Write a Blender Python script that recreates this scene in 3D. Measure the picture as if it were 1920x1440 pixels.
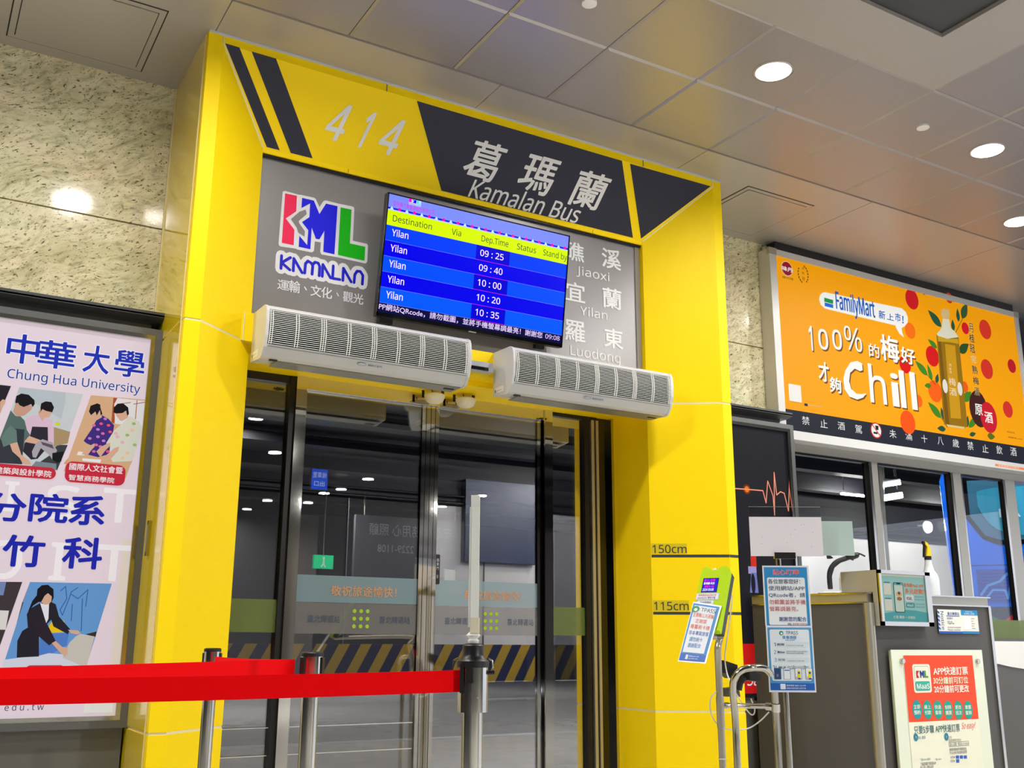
import bpy, math, random
from mathutils import Vector, Matrix
from mathutils.geometry import tessellate_polygon
random.seed(7)
for o in list(bpy.data.objects): bpy.data.objects.remove(o)
sc = bpy.context.scene
COL = sc.collection
# ---------------- camera ----------------
cd = bpy.data.cameras.new('camera'); cam = bpy.data.objects.new('camera', cd); COL.objects.link(cam); sc.camera = cam
cd.sensor_width = 36; cd.lens = 36 * 1926.48 / 1920; cd.clip_start = .05; cd.clip_end = 200
Rv = Vector((.86025861, -.50983206, .00513873)); Uv = Vector((-.12908976, -.20804546, .96956326)); Fv = Vector((.49324534, .8347385, .244787))
M4 = Matrix((( Rv.x, Uv.x, -Fv.x, -1.0456), (Rv.y, Uv.y, -Fv.y, -4.8844), (Rv.z, Uv.z, -Fv.z, .9612), (0, 0, 0, 1)))
cam.matrix_world = M4
# ---------------- world, exposure ----------------
w = bpy.data.worlds.new('world'); sc.world = w; w.use_nodes = True
w.node_tree.nodes['Background'].inputs[0].default_value = (.80, .84, 1, 1); w.node_tree.nodes['Background'].inputs[1].default_value = 1.3
sc.view_settings.view_transform = 'Standard'; sc.view_settings.look = 'None'; sc.view_settings.gamma = 1
sc.view_settings.exposure = 0.22; sc.view_settings.use_curve_mapping = False
DOWN_W = 30.0      # watts of one ceiling downlight
HALL_W = 150.0
TUBE_E = 620.0
# ---------------- materials ----------------
def lin(c):
    c = c / 255.0
    return c / 12.92 if c <= .04045 else ((c + .055) / 1.055) ** 2.4
def rgb(c): return (lin(c[0]), lin(c[1]), lin(c[2]), 1)
MC = {}
def mat(name, c=(128, 128, 128), rough=.5, metal=0, emit=0, coat=0, spec=.5, alpha=None):
    if name in MC: return MC[name]
    m = bpy.data.materials.new(name); m.use_nodes = True; b = m.node_tree.nodes['Principled BSDF']
    b.inputs['Base Color'].default_value = rgb(c); b.inputs['Roughness'].default_value = rough; b.inputs['Metallic'].default_value = metal
    b.inputs['Coat Weight'].default_value = coat; b.inputs['Coat Roughness'].default_value = .05; b.inputs['Specular IOR Level'].default_value = spec
    if emit:
        b.inputs['Emission Color'].default_value = rgb(c); b.inputs['Emission Strength'].default_value = emit
    if alpha is not None: b.inputs['Alpha'].default_value = alpha
    MC[name] = m; return m
def ink(c, emit=0):
    n = 'ink_%d_%d_%d_%s' % (c[0], c[1], c[2], emit)
    if n in MC: return MC[n]
    if emit:
        m = mat(n, c, .22 if emit > .9 else .5, emit=emit, spec=.25 if emit > .9 else .12); m.node_tree.nodes['Principled BSDF'].inputs['Base Color'].default_value = tuple(x * (.06 if emit > .9 else .22) for x in rgb(c)[:3]) + (1,)
        return m
    return mat(n, c, .45)
def nodes(m): return m.node_tree.nodes, m.node_tree.links, m.node_tree.nodes['Principled BSDF']
def bump(m, scale, strength, dist=.002, kind='noise', coord='Object', stretch=None):
    N, L, b = nodes(m); tc = N.new('ShaderNodeTexCoord'); mp = N.new('ShaderNodeMapping'); L.new(tc.outputs[coord], mp.inputs[0])
    if stretch: mp.inputs['Scale'].default_value = stretch
    t = N.new('ShaderNodeTexNoise'); t.inputs['Scale'].default_value = scale; L.new(mp.outputs[0], t.inputs['Vector'])
    bp_ = N.new('ShaderNodeBump'); bp_.inputs['Strength'].default_value = strength; bp_.inputs['Distance'].default_value = dist
    L.new(t.outputs[0], bp_.inputs['Height']); L.new(bp_.outputs[0], b.inputs['Normal']); return t
YEL = mat('yellow_cladding', (255, 220, 0), .5, spec=.2); bump(YEL, 3, .04, .01)
YELG = mat('yellow_glossy_cladding', (246, 212, 20), .09, spec=.8, coat=.6)
SEAL = mat('cream_sealant', (232, 222, 170), .6)
CHAR = mat('charcoal_film', (40, 43, 60), .5, spec=.3)
LETW = mat('silver_white_film', (226, 226, 226), .45)
PANELG = mat('silver_grey_panel', (146, 144, 146), .33, .35)
STEEL = mat('brushed_steel', (200, 198, 188), .14, 1)
SATIN = mat('satin_steel', (190, 186, 172), .34, .8)
CHROME = mat('mirror_chrome', (214, 212, 206), .05, 1)
DARKM = mat('dark_metal', (46, 45, 46), .3, .7)
FRAMEG = mat('grey_metal_frame', (112, 114, 114), .35, .6)
CORN = mat('dark_grey_cornice', (78, 80, 82), .35, .4)
BLACKP = mat('black_plastic', (22, 22, 24), .4)
BLACKG = mat('black_gloss', (10, 10, 14), .07, coat=.5)
WHITEP = mat('white_plastic', (236, 236, 232), .35)
CREAMP = mat('cream_plastic', (228, 222, 196), .4)
GREYW = mat('grey_white_metal', (205, 206, 206), .35)
CEILW = mat('ceiling_panel_paint', (184, 179, 174), .36, .4); bump(CEILW, 2.2, .05, .01)
LAMIN = mat('dark_grey_laminate', (88, 86, 85), .42, 0, spec=.3); bump(LAMIN, 5, .03, .01, stretch=(1, 1, .15))
RED = mat('red_belt_webbing', (255, 0, 10), .7, spec=.08); bump(RED, 60, .1, .001, stretch=(.2, .2, 6))
LIME = mat('lime_plastic', (186, 224, 0), .5, spec=.15)
DKGREEN = mat('black_green_plastic', (14, 32, 14), .3)
LIGHTM = mat('lamp_white', (255, 250, 240), .5, emit=9)
CABLE = mat('white_cable', (222, 220, 210), .5)
DARKC = mat('dark_ceiling', (11, 10, 18), .5, spec=.3)
ASPH = mat('asphalt', (74, 76, 82), .45); bump(ASPH, 30, .3, .004)
BAYW = mat('bay_wall_paint', (224, 220, 216), .6); bump(BAYW, 1.2, .05, .01)
def granite():
    m = mat('granite', (200, 192, 160), .10, spec=.6); N, L, b = nodes(m)
    def vec(rot, sc_):
        tc = N.new('ShaderNodeTexCoord'); a = N.new('ShaderNodeMapping'); a.inputs['Rotation'].default_value = (0, math.radians(rot), 0); L.new(tc.outputs['Object'], a.inputs[0])
        wn = N.new('ShaderNodeTexNoise'); wn.inputs['Scale'].default_value = 3.0; wn.inputs['Detail'].default_value = 4; L.new(a.outputs[0], wn.inputs[0])
        mx = N.new('ShaderNodeMixRGB'); mx.blend_type = 'LINEAR_LIGHT'; mx.inputs[0].default_value = .10; L.new(a.outputs[0], mx.inputs[1]); L.new(wn.outputs['Color'], mx.inputs[2])
        q = N.new('ShaderNodeMapping'); q.inputs['Scale'].default_value = sc_; L.new(mx.outputs[0], q.inputs[0]); return q.outputs[0]
    def ns(v, scale, det, ro=.6):
        n = N.new('ShaderNodeTexNoise'); n.inputs['Scale'].default_value = scale; n.inputs['Detail'].default_value = det; n.inputs['Roughness'].default_value = ro; L.new(v, n.inputs[0]); return n.outputs[0]
    def ramp(src, stops):
        r = N.new('ShaderNodeValToRGB'); e = r.color_ramp.elements
        e[0].position, e[0].color = stops[0]; e[1].position, e[1].color = stops[-1]
        for p_, c_ in stops[1:-1]: x_ = e.new(p_); x_.color = c_
        L.new(src, r.inputs[0]); return r.outputs[0]
    v = vec(28, (.42, 1, 1.25))
    base = ramp(ns(v, 30, 6), [(.34, rgb((188, 182, 152))), (.48, rgb((228, 220, 188))), (.66, rgb((244, 234, 210)))])
    fl_ = ramp(ns(v, 84, 5, .7), [(.35, (.06, .06, .045, 1)), (.39, (.35, .34, .27, 1)), (.425, (1, 1, 1, 1))])
    den = ramp(ns(v, 5, 3), [(.30, (.74, .75, .66, 1)), (.55, (1, 1, 1, 1))])
    tone = ramp(ns(vec(0, (1, 1, 1)), 2.0, 2), [(.3, (1, .93, .86, 1)), (.7, (.93, 1, .93, 1))])
    out = base
    for t_ in (fl_, den, tone):
        mm = N.new('ShaderNodeMixRGB'); mm.blend_type = 'MULTIPLY'; mm.inputs[0].default_value = 1; L.new(out, mm.inputs[1]); L.new(t_, mm.inputs[2]); out = mm.outputs[0]
    L.new(out, b.inputs['Base Color']); return m
GRAN = granite()
def tile_mat():
    m = mat('perforated_metal_tile', (170, 163, 156), .32, .45); N, L, b = nodes(m)
    tc = N.new('ShaderNodeTexCoord'); v = N.new('ShaderNodeTexVoronoi'); v.inputs['Scale'].default_value = 150; v.inputs['Randomness'].default_value = 0
    L.new(tc.outputs['Object'], v.inputs['Vector']); r = N.new('ShaderNodeValToRGB'); r.color_ramp.elements[0].position = .22; r.color_ramp.elements[0].color = (.09, .085, .09, 1)
    r.color_ramp.elements[1].position = .34; r.color_ramp.elements[1].color = rgb((186, 180, 178)); L.new(v.outputs['Distance'], r.inputs[0]); L.new(r.outputs[0], b.inputs['Base Color']); return m
TILE = tile_mat()
def floor_mat():
    m = mat('polished_stone_floor', (176, 174, 172), .12, spec=.6); N, L, b = nodes(m)
    tc = N.new('ShaderNodeTexCoord'); n = N.new('ShaderNodeTexNoise'); n.inputs['Scale'].default_value = 3; n.inputs['Detail'].default_value = 6; L.new(tc.outputs['Object'], n.inputs[0])
    r = N.new('ShaderNodeValToRGB'); r.color_ramp.elements[0].color = rgb((176, 176, 176)); r.color_ramp.elements[1].color = rgb((218, 216, 212)); L.new(n.outputs[0], r.inputs[0]); L.new(r.outputs[0], b.inputs['Base Color']); return m
FLOOR = floor_mat()
def glass(name, tint, refl, rough=0, trans=(.75, .78, .78)):
    m = bpy.data.materials.new(name); m.use_nodes = True; N = m.node_tree.nodes; L = m.node_tree.links; N.clear()
    o = N.new('ShaderNodeOutputMaterial'); g = N.new('ShaderNodeBsdfGlossy'); g.inputs['Roughness'].default_value = rough; g.inputs[0].default_value = tint + (1,)
    t = N.new('ShaderNodeBsdfTransparent'); t.inputs[0].default_value = trans + (1,); x = N.new('ShaderNodeMixShader')
    lw = N.new('ShaderNodeLayerWeight'); lw.inputs[0].default_value = .5; pw = N.new('ShaderNodeMath'); pw.operation = 'POWER'; pw.inputs[1].default_value = 4; L.new(lw.outputs['Facing'], pw.inputs[0])
    ad = N.new('ShaderNodeMath'); ad.operation = 'MULTIPLY_ADD'; ad.inputs[1].default_value = .7; ad.inputs[2].default_value = refl + .03; ad.use_clamp = True; L.new(pw.outputs[0], ad.inputs[0])
    L.new(ad.outputs[0], x.inputs[0]); L.new(t.outputs[0], x.inputs[1]); L.new(g.outputs[0], x.inputs[2]); L.new(x.outputs[0], o.inputs[0]); return m
GLASS = glass('tinted_door_glass', (.96, .97, 1), .20, trans=(.82, .83, .84))
CLEAR = glass('clear_glass', (1, 1, 1), .02, trans=(.86, .88, .88))
ACRYL = glass('clear_acrylic', (1, 1, 1), .02, .05, trans=(.95, .96, .96))
def film(name, c, op):
    m = bpy.data.materials.new(name); m.use_nodes = True; N = m.node_tree.nodes; L = m.node_tree.links; N.clear()
    o = N.new('ShaderNodeOutputMaterial'); d = N.new('ShaderNodeBsdfPrincipled'); d.inputs['Base Color'].default_value = rgb(c); d.inputs['Roughness'].default_value = .25
    t = N.new('ShaderNodeBsdfTransparent'); x = N.new('ShaderNodeMixShader'); x.inputs[0].default_value = op
    L.new(t.outputs[0], x.inputs[1]); L.new(d.outputs[0], x.inputs[2]); L.new(x.outputs[0], o.inputs[0]); return m
FILMB = film('frosted_blue_film', (128, 152, 160), .72); FILMG = film('frosted_grey_film', (124, 122, 120), .62); FILMGR = film('green_film', (110, 126, 60), .7)
MINT = film('mint_acrylic', (204, 226, 220), .84)
def plastic_bottle(): return film('translucent_bottle', (226, 232, 240), .85)
# ---------------- mesh builder ----------------
class MB:
    def __init__(s): s.v = []; s.f = []; s.m = []; s.s = []; s.mats = []
    def mi(s, m):
        if m not in s.mats: s.mats.append(m)
        return s.mats.index(m)
    def add(s, vs, fs, m, smooth=False):
        b = len(s.v); s.v += [tuple(v) for v in vs]; k = s.mi(m)
        for f in fs: s.f.append([b + i for i in f]); s.m.append(k); s.s.append(smooth)
        return s
    def obox(s, F, a, b, m):
        O, U, V, N = F; vs = []
        for n in (a[2], b[2]):
            for (u, v) in ((a[0], a[1]), (b[0], a[1]), (b[0], b[1]), (a[0], b[1])): vs.append(O + U * u + V * v + N * n)
        fs = [[0, 3, 2, 1], [4, 5, 6, 7], [0, 1, 5, 4], [1, 2, 6, 5], [2, 3, 7, 6], [3, 0, 4, 7]]
        return s.add(vs, fs, m)
    def box(s, a, b, m): return s.obox((Vector((0, 0, 0)), Vector((1, 0, 0)), Vector((0, 1, 0)), Vector((0, 0, 1))), a, b, m)
    def prism(s, poly, ax, a0, a1, m, smooth=False):
        def P(q, t): return {'x': (t, q[0], q[1]), 'y': (q[0], t, q[1]), 'z': (q[0], q[1], t)}[ax]
        n = len(poly); vs = [P(q, a0) for q in poly] + [P(q, a1) for q in poly]
        tri = tessellate_polygon([[Vector((q[0], q[1], 0)) for q in poly]])
        s.add(vs, [list(t) for t in tri] + [[n + i for i in reversed(t)] for t in tri], m)
        b = len(s.v) - 2 * n; k = s.mi(m)
        for i in range(n): s.f.append([b + i, b + (i + 1) % n, b + n + (i + 1) % n, b + n + i]); s.m.append(k); s.s.append(smooth)
        return s
    def tube(s, pts, r, m, n=10, caps=True):
        pts = [Vector(p) for p in pts]; rings = []; up = None
        for i, p in enumerate(pts):
            d = (pts[min(i + 1, len(pts) - 1)] - pts[max(i - 1, 0)]).normalized()
            if up is None: up = d.orthogonal().normalized()
            up = (up - d * up.dot(d)).normalized(); q = d.cross(up); rr = r[i] if isinstance(r, (list, tuple)) else r
            rings.append([p + (up * math.cos(2 * math.pi * k / n) + q * math.sin(2 * math.pi * k / n)) * rr for k in range(n)])
        vs = [v for g in rings for v in g]; fs = []
        for i in range(len(pts) - 1):
            for k in range(n): fs.append([i * n + k, i * n + (k + 1) % n, (i + 1) * n + (k + 1) % n, (i + 1) * n + k])
        s.add(vs, fs, m, True)
        if caps: s.add(rings[0], [list(range(n))[::-1]], m); s.add(rings[-1], [list(range(n))], m)
        return s
    def lathe(s, c, prof, m, n=24, axis=Vector((0, 0, 1)), caps=True):
        c = Vector(c); a = axis.normalized(); x = a.orthogonal().normalized(); y = a.cross(x)
        rings = [[c + a * z + (x * math.cos(2 * math.pi * k / n) + y * math.sin(2 * math.pi * k / n)) * r for k in range(n)] for r, z in prof]
        for i in range(len(rings) - 1): s.add(rings[i] + rings[i + 1], [[k, (k + 1) % n, n + (k + 1) % n, n + k] for k in range(n)], m, True)
        if caps: s.add(rings[0], [list(range(n))[::-1]], m); s.add(rings[-1], [list(range(n))], m)
        return s
    def build(s, name, parent=None, recalc=True):
        me = bpy.data.meshes.new(name); off = Vector(parent.matrix_world.translation) if parent else Vector((0, 0, 0))
        if parent: off = LOC.get(parent.name, Vector((0, 0, 0)))
        me.from_pydata([tuple(Vector(v) - off) for v in s.v], [], s.f)
        for m in s.mats: me.materials.append(m)
        me.polygons.foreach_set('material_index', s.m); me.polygons.foreach_set('use_smooth', s.s)
        if recalc:
            import bmesh
            bm = bmesh.new(); bm.from_mesh(me); bmesh.ops.remove_doubles(bm, verts=bm.verts, dist=1e-5); bmesh.ops.recalc_face_normals(bm, faces=bm.faces); bm.to_mesh(me); bm.free()
            if any(s.s) and hasattr(me, 'set_sharp_from_angle'): me.set_sharp_from_angle(angle=math.radians(40))
        me.update(); o = bpy.data.objects.new(name, me); COL.objects.link(o)
        if parent: o.parent = parent; LOC[o.name] = off
        return o
LOC = {}
def thing(name, label, cat, loc=(0, 0, 0), group=None):
    o = bpy.data.objects.new(name, None); COL.objects.link(o); o.empty_display_size = .05; o.location = loc; LOC[o.name] = Vector(loc)
    o['label'] = label; o['category'] = cat
    if group: o['group'] = group
    return o
def tag(o, label, cat, group=None):
    o['label'] = label; o['category'] = cat
    if group: o['group'] = group
    return o
def struct(o): o['kind'] = 'structure'; return o
def empty_struct(name, loc=(0, 0, 0)):
    o = bpy.data.objects.new(name, None); COL.objects.link(o); o.location = loc; LOC[o.name] = Vector(loc); o['kind'] = 'structure'; return o
def B(a, b, m, name, parent=None): return MB().box(a, b, m).build(name, parent)
# ---------------- flat print builder ----------------
GC = {}
try:
    import os
    FONT = bpy.data.fonts.load(os.path.join(bpy.utils.system_resource('DATAFILES', path='fonts'), 'NotoSansHebrew-Regular.woff2'))   # Blender's own plain Latin letters
except Exception:
    FONT = None
def glyphs(s, bold=0):
    if s in GC: return GC[s]
    c = bpy.data.curves.new('t', 'FONT'); c.body = s; c.resolution_u = 3; c.fill_mode = 'FRONT'
    if FONT and all(ord(q) < 128 for q in s): c.font = FONT
    o = bpy.data.objects.new('t', c); COL.objects.link(o); dg = bpy.context.evaluated_depsgraph_get(); me = o.evaluated_get(dg).to_mesh()
    vs = [(v.co.x, v.co.y) for v in me.vertices]; fs = [list(p.vertices) for p in me.polygons]
    o.evaluated_get(dg).to_mesh_clear(); bpy.data.objects.remove(o); bpy.data.curves.remove(c)
    GC[s] = (vs, fs); return GC[s]
CAPH = max(v[1] for v in glyphs('H')[0])
class Sheet:
    def __init__(s, O, U, V, emit=0, base=.0012):
        s.O = Vector(O); s.U = Vector(U).normalized(); s.V = Vector(V).normalized(); s.N = s.U.cross(s.V).normalized(); s.b = MB(); s.e = emit; s.base = base; s.L = 0
    def M(s, c): return c if not isinstance(c, tuple) else ink(c, s.e)
    def raw(s, uv, fs, c, L=None):
        L = s.L if L is None else L; s.k = getattr(s, 'k', 0) + 1; z = s.base + L * .0007 + (s.k % 20) * .00003
        s.b.add([s.O + s.U * a + s.V * b + s.N * z for a, b in uv], fs, s.M(c)); return s
    def poly(s, pts, c, L=None):
        tri = tessellate_polygon([[Vector((a, b, 0)) for a, b in pts]])
        A = sum(pts[i][0] * pts[(i + 1) % len(pts)][1] - pts[(i + 1) % len(pts)][0] * pts[i][1] for i in range(len(pts)))
        return s.raw(pts, [list(t) for t in tri], c, L)
    def rect(s, a, b, c, L=None):
        return s.poly([(a[0], a[1]), (b[0], a[1]), (b[0], b[1]), (a[0], b[1])], c, L)
    def rrect(s, a, b, r, c, L=None, shear=0):
        x0, x1 = sorted((a[0], b[0])); y0, y1 = sorted((a[1], b[1])); pts = []
        for cx, cy, t0 in ((x1 - r, y1 - r, 0), (x0 + r, y1 - r, 90), (x0 + r, y0 + r, 180), (x1 - r, y0 + r, 270)):
            for k in range(6): t = math.radians(t0 + k * 18); pts.append((cx + r * math.cos(t) + shear * (cy + r * math.sin(t) - y0), cy + r * math.sin(t)))
        return s.poly(pts, c, L)
    def ell(s, c0, rx, ry, c, L=None, rot=0, n=20):
        ct, st = math.cos(rot), math.sin(rot)
        return s.poly([(c0[0] + rx * math.cos(t) * ct - ry * math.sin(t) * st, c0[1] + rx * math.cos(t) * st + ry * math.sin(t) * ct) for t in [2 * math.pi * k / n for k in range(n)]], c, L)
    def line(s, pts, wd, c, L=None, cap=True):
        for i in range(len(pts) - 1):
            a = Vector(pts[i]); b = Vector(pts[i + 1]); d = (b - a)
            if d.length < 1e-6: continue
            d.normalize(); n = Vector((-d.y, d.x)) * wd / 2
            s.raw([tuple(a + n), tuple(a - n), tuple(b - n), tuple(b + n)], [[0, 1, 2, 3]], c, L)
            if cap: s.ell(tuple(a), wd / 2, wd / 2, c, L, n=10); s.ell(tuple(b), wd / 2, wd / 2, c, L, n=10)
        return s
    def leaf(s, a, b, wd, c, L=None):
        a = Vector(a); b = Vector(b); d = b - a; n = Vector((-d.y, d.x)).normalized() * wd / 2
        pts = [a + d * t + n * math.sin(math.pi * t ** .8) for t in [i / 8 for i in range(9)]] + [a + d * t - n * math.sin(math.pi * t ** .8) for t in [i / 8 for i in range(7, 0, -1)]]
        return s.poly([tuple(p) for p in pts], c, L)
    def text(s, t, a, b, c, L=None, bold=0, base=False, shear=0, rot=0):
        """fit glyph box into the box a(lower left) - b(upper right); base=True: b height is cap height above the baseline"""
        vs, fs = glyphs(t, bold)
        if not vs: return s
        x0 = min(v[0] for v in vs); x1 = max(v[0] for v in vs)
        y0 = 0 if base else min(v[1] for v in vs); y1 = CAPH if base else max(v[1] for v in vs)
        sx = (b[0] - a[0]) / (x1 - x0); sy = (b[1] - a[1]) / max(y1 - y0, 1e-6)
        uv = [(a[0] + (v[0] - x0) * sx + shear * (v[1] - y0) * sy, a[1] + (v[1] - y0) * sy) for v in vs]
        if rot:
            ct, st = math.cos(rot), math.sin(rot); uv = [(a[0] + (u - a[0]) * ct - (v - a[1]) * st, a[1] + (u - a[0]) * st + (v - a[1]) * ct) for u, v in uv]
        if bold:
            r = bold * .9 * abs(b[1] - a[1])
            for k in range(6): s.raw([(u + r * math.cos(k * 1.047), v + r * math.sin(k * 1.047)) for u, v in uv], fs, c, L)
        return s.raw(uv, fs, c, L)
    def build(s, name, parent): return s.b.build(name, parent, recalc=False)
def bb(pts): return (min(p[0] for p in pts), min(p[1] for p in pts)), (max(p[0] for p in pts), max(p[1] for p in pts))
def gt(s, t, box, c, **k):
    a, b = bb(box); return s.text(t, a, b, c, **k)
W_, H_, D_ = 3.4973, 4.0513, .703
def logo_kml(s, o, k, cols, L=0):
    """three letter monogram drawn from measured outline, unit = metres * k, o = lower left"""
    def T(pts): return [(o[0] + (u - .584) * k, o[1] + (v - 2.969) * k) for u, v in pts]
    s.poly(T([(0.5536,3.3857),(0.6215,3.3873),(0.6231,3.2943),(0.5662,3.2387),(0.619,3.1826),(0.6202,3.0911),(0.5526,3.0917)]), cols[0], L)
    s.poly(T([(0.6525,3.3822),(0.7212,3.3815),(0.758,3.3082),(0.794,3.3804),(0.8631,3.3804),(0.8588,3.0862),(0.7927,3.0883),(0.7927,3.2148),(0.7661,3.1571),(0.7455,3.1561),(0.7176,3.2179),(0.7167,3.0875),(0.6496,3.0885),(0.6496,3.1533),(0.6972,3.1083),(0.6987,3.1971),(0.6598,3.2375),(0.7008,3.2767),(0.7005,3.3597),(0.6517,3.3204)]), cols[1], L)
    s.poly(T([(0.8818,3.3779),(0.9491,3.3785),(0.948,3.1709),(1.0417,3.17),(1.0414,3.085),(0.8798,3.0872)]), cols[2], L)
# =====================================================================
# STRUCTURE
# =====================================================================
fl = empty_struct('floor')
x = -8.0
for i in range(20):
    for j in range(12):
        B((-8 + i * 1.2 + .003, -9.6 + j * 1.2 + .003, -.03), (-8 + (i + 1) * 1.2 - .003, -9.6 + (j + 1) * 1.2 - .003, 0), FLOOR, 'floor_slab', fl) if (3 < i < 15 and j > 2 and j < 10) else None
MB().box((-12, -22, -.05), (22, 5.2, -.008), FLOOR).build('floor_base', fl)
MB().box((-12, 5.2, -.2), (26, 15, -.06), ASPH).build('bay_road', fl)
MB().box((-12, 5.15, -.2), (26, 5.35, .0), GREYW).build('road_kerb', fl)
# ceiling: flat border band, tiles, frame round the recess
ce = empty_struct('ceiling')
for a, b in ((-4.3, -3.07), (-3.06, -1.53), (-1.52, .028), (.034, 1.57), (1.576, 3.112), (3.118, 4.655), (4.661, 6.20), (6.206, 8.2)):
    B((a, -.306, H_), (b, D_, H_ + .02), CEILW, 'ceiling_panel', ce)
g = .6167; x0 = .03
def tiles(i0, i1, j0, j1, cond=lambda i, j: True):
    base = None
    for i in range(i0, i1):
        for j in range(j0, j1):
            if not cond(i, j): continue
            xa = x0 + i * g; ya = -.311 - (j + 1) * g
            if base is None:
                m = MB(); e = .013
                m.box((e, e, 0), (g - e, g - e, .02), TILE)
                m.add([(0.0015, 0.0015, .012), (g - .0015, .0015, .012), (g - .0015, g - .0015, .012), (.0015, g - .0015, .012), (e, e, 0), (g - e, e, 0), (g - e, g - e, 0), (e, g - e, 0)], [[0, 1, 5, 4], [1, 2, 6, 5], [2, 3, 7, 6], [3, 0, 4, 7]], CEILW)
                o = m.build('ceiling_tile', ce, recalc=False); base = o
            else:
                o = base.copy(); COL.objects.link(o); o.parent = ce
            o.location = (xa, ya, H_)
tiles(-6, 14, 0, 6, lambda i, j: j < 2 or i >= 6)
MB().box((-4.3, -8, H_ + .024), (9, -.31, H_ + .03), CORN).build('ceiling_grid_back', ce)
RX, RY = 3.31, -1.92
MB().box((-4.3, RY, H_ - .002), (3.725, -1.549, H_ + .022), CEILW).box((RX, -6, H_ - .002), (3.725, RY, H_ + .022), CEILW).build('recess_border', ce)
MB().box((-4.3, RY - .0, H_ + .03), (RX, RY + .02, H_ + .45), DARKC).box((RX, -5.2, H_ + .03), (RX + .02, RY, H_ + .45), DARKC).box((-4.3, -5.2, H_ + .45), (RX, RY, H_ + .47), DARKC).build('ceiling_recess', ce)
MB().box((-12, -22, H_ + .1), (22, -4.0, H_ + .12), DARKC).box((-12, -5.2, H_ + .1), (-4.3, D_, H_ + .12), DARKC).box((8.6, -5.2, H_ + .1), (22, D_, H_ + .12), DARKC).build('hall_ceiling', ce)
for k in range(7): B((-11, -7 - k * 2.1, H_ - .12), (20, -6.7 - k * 2.1, H_ + .1), DARKC, 'ceiling_beam', ce)
# granite wall in slabs
wb = empty_struct('wall_back', (0, D_, 0))
for (xa, xb) in ((-4.2, -2.62), (-2.612, -1.02), (-1.012, -.012)):
    for (za, zb) in ((0, .72), (.728, 1.95), (1.958, 3.18), (3.189, H_)):
        B((xa, D_, za), (xb, D_ + .03, zb), GRAN, 'granite_slab', wb)
for (za, zb) in ((0, 1.95), (1.958, 3.18), (3.189, H_)): B((W_ + .004, D_, za), (4.56, D_ + .03, zb), GRAN, 'granite_slab', wb)
MB().box((-4.2, D_ + .02, 0), (-.002, D_ + .06, H_), mat('brown_grout', (150, 120, 70), .7)).box((W_, D_ + .02, 0), (4.56, D_ + .06, H_), MC['brown_grout']).build('grout_backing', wb)
B((-.011, D_ - .004, .0), (.0, D_ + .03, H_), SEAL, 'edge_strip', wb)
MB().box((4.562, D_ - .035, 0), (4.64, D_ + .06, H_ - .02), GREYW).build('end_jamb', wb)
# wall over the doors hidden core + bay side
MB().box((0.01, D_ + .05, 2.5), (W_, D_ + .25, H_ + .4), DARKC).box((-12, D_ + .08, 0), (.38, D_ + .25, H_ + .4), DARKC).box((3.06, D_ + .08, 0), (4.6, D_ + .25, H_ + .4), DARKC).box((4.6, D_ + .06, 2.52), (26, D_ + .25, H_ + .4), DARKC).build('wall_core', wb)
ws = struct(MB().box((-12, -22, 0), (-11.8, D_, H_), mat('hall_wall', (44, 43, 46), .6)).build('wall_left'))
wf = empty_struct('wall_front')
MB().box((-12, -18.2, 0), (22, -18, H_ + .2), mat('hall_wall', (44, 43, 46), .6)).build('wall_face', wf)
for k in range(9): B((-10 + k * 3.4, -18, 0), (-9.4 + k * 3.4, -17.5, H_), mat('column_stone', (84, 80, 76), .4), 'wall_pier', wf)
bw = empty_struct('wall_bay')
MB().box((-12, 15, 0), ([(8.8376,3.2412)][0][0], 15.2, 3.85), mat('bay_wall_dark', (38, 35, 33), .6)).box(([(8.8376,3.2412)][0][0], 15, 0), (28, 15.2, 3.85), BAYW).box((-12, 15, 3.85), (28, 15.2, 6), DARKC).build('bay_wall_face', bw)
MB().box((-12, .95, 0), (-11.8, 15, 5.3), MC['bay_wall_dark']).box((28, .95, 0), (28.2, 15, 5.3), BAYW).build('bay_end_blocker', bw)  # unseen ends added to keep outside light out of the bay
for k in range(10): B((-6 + k * 3.2, 14.97, 0), (-5.98 + k * 3.2, 15, 3.85), FRAMEG, 'wall_joint', bw)
MB().tube([(-12, 14.9, 3.9), (28, 14.9, 3.9)], .04, BLACKP).tube([(-12, 14.85, 4.05), (28, 14.85, 4.05)], .025, BLACKP).build('service_pipe', bw)
bc = empty_struct('ceiling_bay')
MB().box((-12, .95, 5.2), (28, 15.2, 5.3), DARKC).build('bay_soffit', bc)
for k in range(6): B((-12, 2.2 + k * 2.2, 4.7), (28, 2.5 + k * 2.2, 5.2), DARKC, 'bay_beam', bc)
# =====================================================================
# YELLOW PORTAL
# =====================================================================
po = thing('door_surround', 'tall yellow clad doorway surround with charcoal stripes over the sliding doors', 'doorway', (W_ / 2, .35, 0))
S1, S2 = .567, 2.479
pl = [(0, D_ - .002), (0, 0), (.077, 0), (.4015, .279), (.4015, D_ - .002)]
prr = [(W_, D_ - .002), (W_, 0), (W_ - .0727, 0), (3.0256, .279), (3.0256, D_ - .002)]
def inset(poly, d, cx): return [(x_ + (d if x_ < cx else -d), y_ + (d if y_ < .1 else 0)) for x_, y_ in poly]
for poly, cx in ((pl, .2), (prr, 3.26)):
    for za, zb in ((0, S1 - .006), (S1 + .006, S2 - .006), (S2 + .006, H_ - .001)):
        MB().prism(poly, 'z', za, zb, YEL).build('cladding_panel', po)
    ip = inset(poly, .003, cx)
    MB().prism(ip, 'z', S1 - .007, S1 + .007, SEAL).prism(ip, 'z', S2 - .007, S2 + .007, SEAL).build('sealant_joint', po)
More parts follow.
